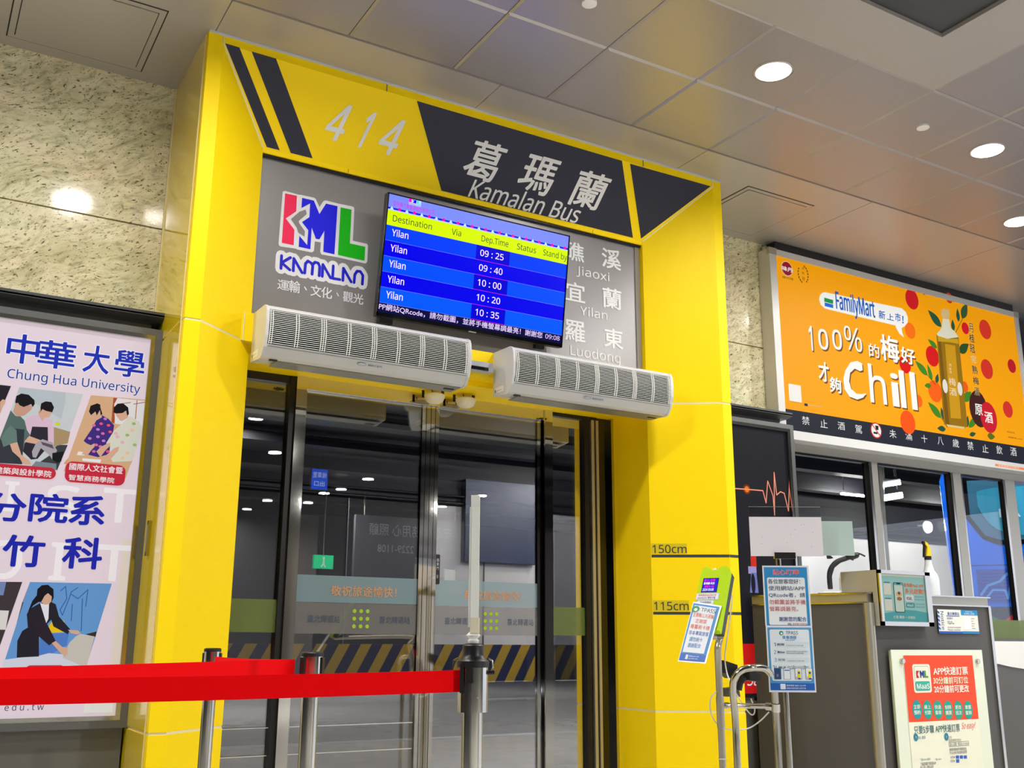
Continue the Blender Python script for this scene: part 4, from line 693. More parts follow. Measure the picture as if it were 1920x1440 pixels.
for tx, q, bo in (('1', [(4.8888,3.3988),(4.9228,3.2005)], .02), ('0', [(4.9935,3.3935),(5.0989,3.2271)], .02), ('0', [(5.1521,3.4136),(5.2554,3.2507)], .02), ('%', [(5.2903,3.4706),(5.4939,3.2666)], .0), ('的', [(5.5711,3.3608),(5.6943,3.2486)], .02), ('梅', [(5.72,3.4618),(5.9346,3.2441)], .03), ('好', [(5.9622,3.3917),(6.1362,3.2539)], .03), ('才', [(4.9712,3.1189),(5.0803,2.964)], .03), ('夠', [(5.0849,3.0103),(5.2096,2.8883)], .03), ('h', [(5.5445,3.1835),(5.7344,2.8585)], .012), ('i', [(5.8046,3.1409),(5.8936,2.8636)], .012), ('l', [(5.9135,3.178),(5.9724,2.8587)], .012), ('l', [(6.0472,3.182),(6.1101,2.8607)], .012)):
    a, b = bb(q)
    if tx in 'hil': a = (a[0], [(5.6034,2.8637)][0][1] - (q[0][0] - 5.5) * 0)
    s.text(tx, (a[0] + .012, a[1] - .012), (b[0] + .012, b[1] - .012), SH, L=3, bold=bo); s.text(tx, a, b, WH, L=4, bold=bo)
cq = [(5.4769,3.1167),(5.4753,3.1735),(5.4212,3.1871),(5.3399,3.1639),(5.2732,3.088),(5.2421,3.0136),(5.2468,2.9306),(5.2988,2.8747),(5.385,2.8619),(5.4568,2.8877),(5.497,2.928),(5.44,2.9136),(5.3806,2.9102),(5.3254,2.9409),(5.3067,3.0014),(5.3262,3.0743),(5.3839,3.1178),(5.4417,3.1046)]; s.poly([(u + .012, v - .012) for u, v in cq], SH, L=3); s.poly(cq, WH, L=4)
for k, q in enumerate(([(6.9079,3.7581),(6.97,3.6729)], [(6.9034,3.6574),(6.9735,3.5783)], [(6.8944,3.5581),(6.9624,3.482)], [(6.8951,3.4609),(6.9658,3.3883)], [(6.8955,3.3626),(6.968,3.2872)], [(6.893,3.2613),(6.9685,3.191)], [(6.8937,3.1657),(6.9639,3.0931)])):
    gt(s, '月桂冠完熟梅酒'[k], q, (240, 214, 150), L=2.5, bold=.035); gt(s, '月桂冠完熟梅酒'[k], q, (50, 50, 30), L=3, bold=.018)
s.ell([(6.9269,2.9705)][0], .125, .165, (66, 28, 26), L=2); s.ell([(7.0556,2.9092)][0], .115, .14, (204, 26, 44), L=2.5)
gt(s, '原', [(6.8755,3.0131),(6.9763,2.9152)], WH, L=3, bold=.02); gt(s, '酒', [(7.0003,2.9593),(7.1089,2.8601)], WH, L=3, bold=.02)
s.ell([(4.6969,3.8364)][0], .063, .063, (236, 200, 160), L=1); s.ell([(4.6969,3.8364)][0], .057, .057, (150, 24, 44), L=2); gt(s, '味丹', [(4.643,3.8514),(4.7579,3.814)], WH, L=3, bold=.03); gt(s, '總代理', [(4.6399,3.7685),(4.7598,3.7488)], (60, 50, 20), L=2)
for k in range(16):
    an = math.radians(-60 + k * 20); c = [(4.8729,3.8248)][0]
    if 60 < (math.degrees(an) + 0) < 120: continue
    s.leaf((c[0] + .052 * math.cos(an), c[1] + .07 * math.sin(an)), (c[0] + .058 * math.cos(an + .3), c[1] + .08 * math.sin(an + .3)), .012, (60, 64, 30), L=2)
for k, q in enumerate(([(4.8631,3.8834),(4.8877,3.8637)], [(4.8596,3.8438),(4.8861,3.8245)], [(4.8595,3.8007),(4.8871,3.7729)])): gt(s, '月桂冠'[k], q, (50, 50, 30), L=2)
s.rect(*bb([(4.6329,2.8946),(4.7632,2.76)]), (244, 240, 232), L=2); s.rect(*bb([(4.8259,2.7503),(4.9808,2.7529)]), (240, 236, 226), L=2); s.rect(*bb([(4.7904,2.7593),(4.8249,2.7394)]), (30, 34, 44), L=2); gt(s, '月桂冠梅酒粉絲團', [(4.8297,2.7521),(4.973,2.7493)], (50, 50, 50), L=3); gt(s, '月桂冠梅酒', [(4.6392,2.758),(4.7608,2.753)], (160, 90, 60), L=3)
gt(s, '450mL', [(7.2937,2.816),(7.4133,2.801)], (90, 50, 10), L=2); gt(s, '酒精度:10%', [(7.2995,2.7673),(7.5083,2.7536)], (90, 50, 10), L=2)
for tx, q in (('禁', [(4.754,2.6562),(4.8332,2.5907)]), ('止', [(4.9491,2.6547),(5.028,2.5896)]), ('酒', [(5.1417,2.6564),(5.2206,2.5931)]), ('駕', [(5.3368,2.6552),(5.4127,2.5865)]), ('未', [(5.7362,2.6606),(5.8173,2.5918)]), ('滿', [(5.93,2.6647),(6.0102,2.5935)]), ('十', [(6.1245,2.6571),(6.2009,2.5932)]), ('八', [(6.33,2.6645),(6.4027,2.5949)]), ('歲', [(6.524,2.6659),(6.6066,2.5935)]), ('禁', [(6.7196,2.6642),(6.799,2.5905)]), ('止', [(6.9188,2.6578),(7.0003,2.5878)]), ('飲', [(7.1157,2.6672),(7.1978,2.5919)]), ('酒', [(7.3137,2.672),(7.3997,2.5961)])): gt(s, tx, q, (232, 232, 232), L=1)
c = [(5.5798,2.6322)][0]; s.ell(c, .066, .066, (200, 40, 40), L=1); s.ell(c, .056, .056, (240, 240, 236), L=2); s.poly([(c[0] - .01, c[1] + .04), (c[0] + .03, c[1] + .04), (c[0] + .026, c[1] + .005), (c[0] - .004, c[1] + .005)], (30, 30, 30), L=3); s.rect((c[0] - .035, c[1] - .03), (c[0] + .012, c[1] - .014), (30, 30, 30), L=3); s.line([(c[0] - .04, c[1] + .04), (c[0] + .04, c[1] - .04)], .009, (200, 40, 40), L=4)
s.build('poster_print', t)
s = Sheet((0, .575, 0), U, V, emit=0, base=.001); s.rect((7.06, 2.478), (7.5, 2.497), (238, 130, 70)); s.text('本燈箱廣告招租中', (7.1, 2.480), (7.4, 2.495), (250, 220, 200), L=1); s.build('small_sticker', t)
# =====================================================================
# BOOTH WINDOW
# =====================================================================
wn = empty_struct('window_1', (6, .72, 1.3))
MB().box((4.5, .69, 2.40), (7.9, .80, 2.462), SATIN).build('window_head', wn)
for xa, xb, m in ((5.575, 5.60, DARKM), (5.60, 5.628, STEEL), (5.632, 5.70, SATIN), (5.70, 5.712, STEEL), (6.59, 6.615, DARKM), (6.615, 6.64, STEEL), (6.645, 6.75, SATIN), (6.75, 6.765, STEEL), (7.33, 7.36, STEEL), (7.36, 7.50, SATIN), (4.62, 4.66, SATIN)):
    MB().box((xa, .70 if m is not DARKM else .728, 1.0), (xb, .75, 2.40), m).build('mullion', wn)
MB().box((6.16, 1.1, 1.0), (6.24, 1.16, 2.9), SATIN).build('mullion', wn)  # interior post standing in for a reflection of the window frame
for xa, xb in ((4.66, 5.575), (5.712, 6.59), (6.765, 7.33)):
    MB().box((xa, .735, 1.0), (xb, .742, 2.40), CLEAR).build('glass_pane', wn); MB().box((xa, .71, 2.385), (xb, .76, 2.40), DARKM).build('pane_frame', wn)
# =====================================================================
# COUNTER
# =====================================================================
t = thing('booth_counter', 'dark grey ticket booth counter with steel edged top right of the doorway', 'counter', (4.9, .1, 0))
cp = [(4.012, .44), (4.277, -.31), (5.46, -.33), (5.46, .64), (4.54, .64), (4.54, .44)]
def grow(poly, d): return [(p[0] + (d if p[0] > 5 else (-d if p[0] < 4.5 else 0)), p[1] - (d if p[1] < 0 else 0)) for p in poly]
MB().prism(cp, 'z', 0, 1.225, LAMIN).build('counter_body', t)
MB().prism(grow(cp, .002), 'z', 1.225, 1.278, SATIN).build('edge_band', t)
MB().prism(grow(cp, .016), 'z', 1.278, 1.287, STEEL).build('counter_top', t); MB().prism(grow(cp, .012), 'z', 1.219, 1.228, STEEL).build('lower_rim', t)
MB().tube([(4.279, -.315, 0), (4.279, -.315, 1.222)], .034, SATIN, 16).build('corner_post', t)
MB().box((5.445, -.345, 0), (5.472, -.32, 1.22), STEEL).build('corner_trim', t)
t = thing('notice_light_box', 'square steel framed lightbox with teal app poster on booth counter front', 'light box', (4.56, -.36, 1.08))
fx = (4.312, 4.802); fz = (1.081, 1.427); yF = -.392
MB().box((fx[0], yF + .012, fz[0]), (fx[1], -.333, fz[1]), mat('pale_grey_box', (186, 182, 168), .4, .3)).box((fx[0], -.333, 1.289), (fx[1], -.08, fz[1]), MC['pale_grey_box']).build('box_body', t)
MB().box((fx[0], yF, fz[1] - .022), (fx[1], yF + .02, fz[1]), STEEL).box((fx[0], yF, fz[0]), (fx[1], yF + .02, fz[0] + .026), STEEL).box((fx[0], yF, fz[0]), (fx[0] + .022, yF + .02, fz[1]), STEEL).box((fx[1] - .05, yF, fz[0]), (fx[1], yF + .02, fz[1]), STEEL).build('box_frame', t)
s = Sheet((0, yF + .012, 0), (1, 0, 0), (0, 0, 1), emit=.32, base=.001); a = (fx[0] + .024, fz[0] + .028); b = (fx[1] - .052, fz[1] - .024); w_ = b[0] - a[0]; h_ = b[1] - a[1]
def q2(u, v): return (a[0] + u * w_, a[1] + v * h_)
s.rect(a, b, (166, 216, 206), L=0); s.poly([q2(0, 0), q2(1, 0), q2(1, .20), q2(.75, .24), q2(.5, .25), q2(0, .16)], (92, 178, 182), L=1); s.rect(q2(0, .96), q2(1, 1), (232, 238, 220), L=1)
s.rrect(q2(.27, .19), q2(.50, .83), .012, (50, 80, 90), L=2); s.rrect(q2(.285, .205), q2(.485, .815), .010, (210, 230, 214), L=3); s.rect(q2(.285, .77), q2(.485, .81), (110, 190, 190), L=4); s.rrect(q2(.34, .79), q2(.43, .82), .003, (40, 60, 70), L=5); s.ell(q2(.385, .58), .03, .015, (236, 190, 140), L=4); s.ell(q2(.385, .48), .024, .012, (170, 120, 90), L=4); s.ell(q2(.385, .60), .012, .01, (120, 90, 70), L=5)
for v in (.56, .22): s.rect(q2(.05, v), q2(.22, v + .24), (232, 232, 214), L=2); s.rect(q2(.06, v + .25), q2(.2, v + .27), (60, 130, 190), L=2)
s.text('葛瑪蘭MaaS APP', q2(.51, .74), q2(.98, .82), (236, 110, 50), L=2, bold=.015); s.text('多元啟動！', q2(.53, .60), q2(.99, .71), (240, 110, 60), L=2, bold=.02)
s.rrect(q2(.53, .43), q2(.72, .57), .006, (236, 240, 226), L=2); s.text('KML', q2(.56, .46), q2(.69, .53), (60, 70, 150), L=3, bold=.03); s.rrect(q2(.53, .30), q2(.73, .40), .006, (70, 160, 170), L=2); s.text('MaaS', q2(.56, .325), q2(.70, .375), (240, 240, 230), L=3, bold=.02)
for v in (.54, .48, .38, .32): s.text('隨時隨地輕鬆搭', q2(.75, v - .02), q2(.97, v + .015), (100, 160, 180), L=2)
s.text('訂票 購票 一次搞定', q2(.22, .06), q2(.72, .12), (236, 240, 226), L=2, bold=.01); s.build('poster_print', t)
# acrylic app poster
t = thing('acrylic_sign', 'large cream acrylic board with orange app booking panel on booth front', 'sign board', (4.86, -.35, .1))
XA, XB = 4.409, 5.31
MB().box((XA, -.356, .10), (XB, -.349, .935), mat('cream_acrylic', (226, 232, 208), .15, coat=.5)).build('board', t); MB().box((XA + .004, -.349, .10), (XA + .02, -.333, .93), mat('acrylic_edge', (196, 196, 150), .2)).build('board_edge', t)
s = Sheet(*((0, -.357, 0), (1, 0, 0), (0, 0, 1)), base=.001); O5 = [(4.5242,0.9101),(5.2117,0.8899),(5.1893,0.4869),(4.5116,0.5067)]; xo0 = (O5[0][0] + O5[3][0]) / 2; xo1 = (O5[1][0] + O5[2][0]) / 2; zo0 = (O5[2][1] + O5[3][1]) / 2; zo1 = (O5[0][1] + O5[1][1]) / 2
s.rect((xo0 - .004, .10), (xo1 + .004, zo1), (236, 236, 214), L=0); s.rect((xo0, zo0), (xo1, zo1), (236, 74, 36), L=1)
def n2(q): return q
a, b = bb([(4.5914,0.8461),(4.7604,0.671)]); s.rrect(a, b, .018, (240, 236, 214), L=2); s.rrect((a[0] + .014, a[1] + .012), (b[0] - .014, b[1] - .012), .014, (60, 130, 130), L=2.5); s.rrect((a[0] + .016, a[1] + .014), (b[0] - .016, b[1] - .014), .013, (240, 236, 214), L=3); hh_ = b[1] - a[1]
s.rrect((a[0] + .016, a[1] + .014), (b[0] - .016, a[1] + hh_ * .40), .010, (60, 176, 160), L=4); s.text('MaaS', (a[0] + .028, a[1] + hh_ * .14), (b[0] - .022, a[1] + hh_ * .31), WH, L=5, bold=.03)
kx = a[0] + .03; kz = a[1] + hh_ * .52; kw = (b[0] - a[0] - .056) / 3; kh = hh_ * .25
s.poly([(kx, kz), (kx + kw * .7, kz), (kx + kw * .3, kz + kh * .5), (kx + kw * .8, kz + kh), (kx, kz + kh)], (200, 24, 50), L=5); s.poly([(kx + kw, kz), (kx + kw * 1.25, kz), (kx + kw * 1.25, kz + kh * .5), (kx + kw * 1.5, kz + kh * .2), (kx + kw * 1.7, kz + kh * .5), (kx + kw * 1.7, kz), (kx + kw * 2, kz), (kx + kw * 2, kz + kh), (kx + kw * 1.7, kz + kh), (kx + kw * 1.45, kz + kh * .7), (kx + kw * 1.2, kz + kh), (kx + kw * .9, kz + kh)], (40, 50, 140), L=5)
s.poly([(kx + kw * 2.1, kz), (kx + kw * 3, kz), (kx + kw * 3, kz + kh * .25), (kx + kw * 2.45, kz + kh * .25), (kx + kw * 2.45, kz + kh), (kx + kw * 2.1, kz + kh)], (60, 160, 40), L=5)
for tx, q, c in (('APP快速訂票', [(4.7905,0.8283),(5.1335,0.777)], (240, 238, 224)), ('30分鐘前可訂位', [(4.7824,0.7656),(5.1287,0.7221)], (230, 234, 200)), ('20分鐘前可更改', [(4.7825,0.7139),(5.1278,0.6674)], (240, 238, 224))): gt(s, tx, q, c, L=3, bold=.025)
for k, tx in enumerate(('立即預約', '線上付款', '快速乘車', '免排隊購票', '更改班次', '車票查詢')):
    c = [(4.6014,0.5704),(4.7019,0.5672),(4.802,0.564),(4.9026,0.5602),(5.0029,0.5576),(5.1019,0.5556)][k]; s.ell(c, .044, .058, (20, 150, 156) if k == 0 else (20, 160, 140), L=2); hlf = (len(tx) + 1) // 2 if k == 3 else 2
    s.text(tx[:hlf], (c[0] - .03, c[1] + .004), (c[0] + .03, c[1] + .03), (232, 240, 220), L=3, bold=.02); s.text(tx[hlf:], (c[0] - .03, c[1] - .03), (c[0] + .03, c[1] - .004), (232, 240, 220), L=3, bold=.02)
gt(s, '只要5步驟 APP快速訂票', [(4.5593,0.4737),(4.9995,0.4253)], (44, 104, 110), L=2, bold=.008); q = [(5.0096,0.4279),(5.1441,0.465)]; s.text('So easy!', (q[0][0], q[0][1]), (q[1][0], q[0][1] + .05), (226, 90, 70), L=2, shear=.4)
s.ell([(4.5682,0.4065)][0], .021, .024, (40, 130, 150), L=2); s.ell([(4.8592,0.3982)][0], .021, .024, (40, 130, 150), L=2); gt(s, '1', [(4.5645,0.4123),(4.5719,0.4006)], WH, L=3); gt(s, '2', [(4.8554,0.4042),(4.863,0.3922)], WH, L=3)
gt(s, '加入會員', [(4.5907,0.4125),(4.659,0.3938)], (80, 120, 150), L=2); gt(s, '訂位', [(4.8814,0.4014),(4.9113,0.3863)], (80, 120, 150), L=2); gt(s, '點選您要預訂的班次', [(4.8786,0.3829),(5.0018,0.3663)], (120, 116, 90), L=2)
a, b = bb([(4.8776,0.3643),(5.0764,0.3373)]); s.rect(a, b, (130, 130, 120), L=2); s.rect((a[0] + .003, a[1] + .003), (b[0] - .003, b[1] - .003), (236, 236, 214), L=2.4); gt(s, '臺北-宜蘭一礁溪站 07:45:00', [(4.8846,0.3605),(5.0702,0.3411)], (90, 90, 90), L=3)
q = [(4.8764,0.3189),(5.0471,0.3114),(4.8734,0.2994)]
for zc, tx in ((q[0][1], '選擇票種後即可購買座位'), (q[2][1], '可以立即付款或車站取票')): s.text(tx, (q[0][0], zc - .009), (q[1][0], zc + .009), (90, 90, 90), L=2)
for q in ([(4.9331,0.2815),(4.9644,0.2626)], [(4.9719,0.2797),(5.0034,0.2607)], [(5.0109,0.2779),(5.0425,0.2589)], [(4.9324,0.2583),(4.9635,0.2382)]): s.rect(*bb(q), (44, 92, 190), L=2)
gt(s, '全票 ▶', [(4.8791,0.2811),(4.9238,0.2645)], (110, 110, 110), L=2); gt(s, '半票 ▶', [(4.8756,0.2582),(4.9203,0.2415)], (110, 110, 110), L=2)
gt(s, '下載Android版本', [(4.5888,0.2805),(4.6866,0.2656)], (90, 130, 150), L=2); gt(s, '下載ios版本', [(4.729,0.2738),(4.7892,0.2618)], (90, 130, 150), L=2); gt(s, '下載葛瑪蘭汽車客運APP', [(4.59,0.2567),(4.7375,0.2369)], (90, 90, 90), L=2); gt(s, '輸入個人資料註冊', [(4.5871,0.2354),(4.709,0.2178)], (90, 90, 90), L=2)
s.build('poster_print', t)
for q in [(4.4975,0.8654),(5.2441,0.8607)]: MB().lathe((q[0], -.375, q[1]), [(.015, 0), (.017, .004), (.017, .02)], STEEL, 16, axis=Vector((0, 1, 0))).build('standoff_bolt', t)
# notice sticker
O, U, V = (0, -.331, 0), (1, 0, 0), (0, 0, 1); s = Sheet(O, U, V, base=.002); X0, X1, Z0, Z1 = 4.92, 5.335, 1.04, 1.195; xm = X0 + (X1 - X0) * .58
s.rect((X0, Z0), (X1, Z1), (232, 232, 222), L=0); s.rect((X0, Z0), (xm, Z0 + .014), (20, 90, 190), L=1); s.rect((xm, Z1 - .034), (X1, Z1), (34, 140, 196), L=1); s.rect((xm, Z0), (X1, Z0 + .016), (30, 130, 190), L=1)
for k in range(5): s.poly([(X0, Z0 + .03 + k * .026), (X0 + .018, Z0 + .02 + k * .026), (X0 + .018, Z0 + .034 + k * .026), (X0, Z0 + .044 + k * .026)], (20, 90, 190), L=1)
vs_, fs_ = glyphs('Notice', .0); 
s.text('Notice', (X0 + .03, Z1 - .012), (X0 + .15, Z1 + .018), (26, 80, 150), L=1, base=True, rot=-math.pi / 2)
s.text('臺北轉運站', (X0 + .10, Z1 - .036), (xm - .02, Z1 - .016), (40, 100, 170), L=1, bold=.01); s.rect((X0 + .085, Z1 - .044), (xm - .02, Z1 - .040), (30, 90, 170), L=1); s.text('智慧模式', (X0 + .09, Z1 - .064), (X0 + .15, Z1 - .050), (30, 90, 170), L=1); s.text('免費上網', (X0 + .09, Z1 - .084), (X0 + .14, Z1 - .074), (90, 90, 90), L=1); s.text('~Taipei Free', (X0 + .09, Z0 + .058), (X0 + .16, Z0 + .070), (40, 40, 40), L=1, bold=.02); s.text('歡迎旅客多加利用此服務', (X0 + .09, Z0 + .034), (xm - .015, Z0 + .044), (130, 100, 90), L=1); s.text('Please connect', (X0 + .09, Z0 + .018), (xm - .02, Z0 + .030), (40, 40, 40), L=1)
s.text('Website', (xm + .045, Z1 - .014), (X1 - .055, Z1 - .006), (230, 240, 244), L=2); s.text('官網線上服務', (xm + .03, Z1 - .030), (X1 - .035, Z1 - .018), (230, 240, 244), L=2); s.rect((xm + .02, Z0 + .028), (xm + .09, Z0 + .106), (244, 244, 240), L=1)
for k in range(5): s.rect((xm + .10, Z0 + .034 + k * .016), (xm + .135 - (k % 2) * .01, Z0 + .037 + k * .016), (120, 120, 120), L=1)
s.build('notice_sticker', None); tag(bpy.data.objects['notice_sticker'], 'blue and white Notice sticker on booth front below the steel edge', 'sticker')
# things on the counter
t = thing('spray_bottle', 'white spray bottle with yellow trigger head inside the booth window', 'spray bottle', (5.335, .02, 1.287))
BOT = plastic_bottle(); kz = 1.287
bx, by = 5.335, .02
KB = .90
MB().lathe((bx, by, 1.288), [(.0, 0), (.060, 0), (.063, .01), (.063, .135), (.056, .165), (.036, .195), (.027, .235), (.023, .27)], BOT, 24, caps=False).build('bottle', t)
MB().lathe((bx, by, 1.558), [(.025, 0), (.025, .027)], BLACKP, 20).build('collar', t)
def sp_(pts): return [(bx + a * KB, 1.585 + b * KB) for a, b in pts]
MB().prism(sp_([(-.03, 0), (.024, 0), (.022, .05), (-.002, .10), (-.03, .115), (-.036, .095), (-.012, .07)]), 'y', by - .015, by + .015, mat('yellow_plastic', (244, 196, 10), .35)).build('spray_head', t)
MB().prism(sp_([(-.035, .09), (-.045, .04), (-.052, -.01), (-.040, -.01), (-.030, .04), (-.018, .08)]), 'y', by - .008, by + .008, BLACKP).build('trigger', t)
MB().lathe((bx - .03, by, 1.585 + .102 * KB), [(.011, -.02), (.013, 0), (.011, .014)], BLACKP, 12, axis=Vector((-1, 0, .3))).build('nozzle', t)
t = thing('phone_holder', 'black gooseneck phone holder clamped to booth counter with white base', 'phone holder', (4.1, -.05, 1.287))
gp = [(4.2177,-0.0724,1.3171),(4.2009,-0.0862,1.398),(4.2108,-0.1098,1.4588),(4.2477,-0.1426,1.4961),(4.2959,-0.1771,1.5167)]
MB().tube(gp, [.016, .016, .015, .013, .012], mat('black_rubber', (30, 31, 40), .5), 12).build('gooseneck', t)
cord('gooseneck_joint', [(4.2111,-0.0764,1.3441),(4.2003,-0.0937,1.425),(4.2256,-0.1255,1.4825),(4.2788,-0.165,1.5098),(4.31,-0.1874,1.5235)], .0162, MC['black_rubber'], par=t)
cl = [(4.3185,-0.1935,1.5269)][0]; MB().lathe(cl, [(.01, -.05), (.02, -.03), (.024, 0), (.018, .03), (.008, .04)], BLACKP, 12, axis=Vector((.9, -.3, .15))).build('clamp', t)
MB().tube([(4.2812,-0.1744,1.5368),(4.2963,-0.1764,1.5133),(4.3216,-0.1884,1.5033)], .009, BLACKP, 8).tube([(4.3372,-0.2095,1.5439),(4.359,-0.2205,1.5373),(4.3848,-0.2317,1.524)], .006, BLACKP, 8).build('clamp_arm', t)
MB().prism([(q[0], q[2]) for q in [(4.1568,-0.1046,1.5496),(4.1735,-0.1105,1.5362),(4.2186,-0.1303,1.5128),(4.1895,-0.1111,1.5059),(4.1626,-0.0951,1.5058)]], 'y', [(4.1859,-0.1169,1.5329)][0][1], [(4.1859,-0.1169,1.5329)][0][1] + .006, BLACKP).build('shade', t)
bs = [(4.228,-0.0755,1.307)][0]; MB().lathe((bs[0], bs[1], 1.288), [(.0, .012), (.05, .012), (.09, .004), (.092, 0)], WHITEP, 28, caps=False).build('base', t)
cr_ = [(4.3224,-0.1344,1.3177)][0]; o = MB().add([(cr_[0] - .12, cr_[1] - .05, 1.292), (cr_[0] + .02, cr_[1] - .06, 1.292), (cr_[0] + .03, cr_[1] + .02, 1.30), (cr_[0] - .1, cr_[1] + .03, 1.294), (cr_[0] + .012, cr_[1] - .02, 1.335)], [[0, 1, 2, 3], [1, 2, 4]], WHITEP).build('paper_slip', recalc=False); tag(o, 'crumpled white paper slip on the booth counter', 'paper')
t = thing('card_terminal', 'dark bodied terminal with white rounded back on the counter', 'card machine', (4.4, .15, 1.287))
q = [(4.5298,0.0406,1.3241),(4.5284,0.0179,1.4046),(4.5424,-0.0007,1.4397),(4.5765,-0.0209,1.4399),(4.5919,0.0039,1.3244)]; yq = q[0][1]
MB().prism([(a_[0], a_[2]) for a_ in q], 'y', yq, yq + .09, WHITEP).build('back_shell', t)
q = [(4.5117,-0.0068,1.3181),(4.5054,-0.0306,1.4119),(4.5181,-0.0442,1.4328),(4.5365,-0.0552,1.4329),(4.5518,-0.0306,1.3184)]; MB().prism([(a_[0], a_[2]) for a_ in q], 'y', yq - .03, yq - .001, BLACKP).build('front_shell', t)
# =====================================================================
# SIGN STAND
# =====================================================================
SO, SU, SV = [Vector(q) for q in ((2.598,-1.25,0),(0.8609,-0.5087,0),(0,0,1))]; SF = (SO, SU, SV, SU.cross(SV).normalized())
t = thing('sign_stand', 'chrome pole stand holding a blank white board before the booth', 'sign stand', (SO.x, SO.y, 0))
MB().lathe((SO.x, SO.y, 0), [(.0, .02), (.03, .025), (.14, .012), (.15, 0)], STEEL, 32, caps=False).build('base', t); bt = [(0.0232,1.3507),(0.0063,0.4155)]
MB().tube([tuple(SO + SF[3] * -.03 + SU * .001 + Vector((0, 0, .02))), tuple(SO + SF[3] * -.03 + SU * .001 + Vector((0, 0, 1.40)))], .0125, STEEL, 16).build('pole', t)
q = [(-0.1373,1.5618),(0.2115,1.5611),(0.2037,1.3719),(-0.1442,1.3776)]; u0 = q[0][0]; u1 = q[1][0]; v0 = q[3][1] - .004; v1 = (q[0][1] + q[1][1]) / 2; vt = [(0.0362,1.6119)][0][1]
MB().obox(SF, (u0, v0, 0), (u1, v1, .004), mat('white_board', (236, 232, 238), .3)).build('white_panel', t); MB().obox(SF, (u0, v1, .001), (u1, vt, .003), ACRYL).build('acrylic_sleeve', t); MB().obox(SF, (u0, vt - .002, .0), (u1, vt, .004), SATIN).build('sleeve_edge', t)
cq = [(-0.0256,1.3909),(0.0753,1.3661)]; MB().obox(SF, (cq[0][0], cq[1][1] - .004, -.014), (cq[1][0], cq[0][1], .012), STEEL).build('clamp', t)
s = Sheet(SO, SU, SV, base=.0045); random.seed(5)
for k in range(9): s.ell((u0 + random.uniform(.05, .32), v0 + random.uniform(.03, .16)), .0016, .0016, (120, 110, 120), n=6)
s.build('specks', t)
MB().obox(SF, ([(0.2139,1.5585)][0][0], [(0.2044,1.382)][0][1], -.05), ([(0.3773,1.5336)][0][0], [(0.2132,1.5482)][0][1], -.046), MINT).build('mint_panel', t)['label'] = 'pale mint acrylic panel'
MB().obox(SF, (-.01, v0 + .08, -.047), (.14, v0 + .10, -.03), STEEL).build('panel_bracket', t)
# two blue notices
q = [(-0.0855,1.3274),(0.1368,1.3285),(0.1312,1.05),(-0.088,1.0489),(0.1358,0.7457),(-0.0822,0.7494)]
def frame_pts(q4): return q4
def bluesheet(name, lab, c4, draw):
    t = thing(name, lab, 'notice', tuple(SO + SU * c4[3][0] + Vector((0, 0, c4[3][1]))))
    a = ((c4[0][0] + c4[3][0]) / 2, (c4[2][1] + c4[3][1]) / 2); b = ((c4[1][0] + c4[2][0]) / 2, (c4[0][1] + c4[1][1]) / 2)
    MB().obox(SF, (a[0], a[1], .004), (b[0], b[1], .007), mat('plastic_sleeve', (232, 236, 244), .2)).build('sleeve', t)
    s = Sheet(SO, SU, SV, base=.0078); e = .006; w_ = b[0] - a[0]; h_ = b[1] - a[1]
    draw(s, lambda u, v: (a[0] + u * w_, a[1] + v * h_)); s.build('notice_print', t)
def d1(s, T):
    s.rect(T(.03, .0), T(.96, .975), (34, 138, 200)); s.rrect(T(.085, .01), T(.90, .80), .008, (232, 238, 242), L=1)
    s.text('貼心叮嚀', T(.22, .845), T(.78, .935), (250, 220, 226), L=2, bold=.05); s.text('貼心叮嚀', T(.22, .845), T(.78, .935), (214, 60, 84), L=3, bold=.006)
    for k, (tx, u1, c) in enumerate((('各位旅客您好：', .80, (34, 60, 110)), ('使用網站/APP', .885, (34, 60, 110)), ('QRcode者，請', .885, (34, 60, 110)), ('勿截圖並將手機', .885, (204, 96, 96)), ('螢幕調最亮。', .72, (204, 96, 96)))):
        s.text(tx, T(.105, .695 - k * .115), T(u1, .775 - k * .115), c, L=2, bold=.004)
    s.text('謝謝您的配合', T(.30, .07), T(.885, .145), (40, 70, 150), L=2, bold=.01); s.text('葛瑪蘭汽車客運', T(.58, .012), T(.885, .04), (180, 60, 80), L=2); s.text('KML', T(.48, .012), T(.56, .04), (40, 60, 150), L=2, bold=.02)
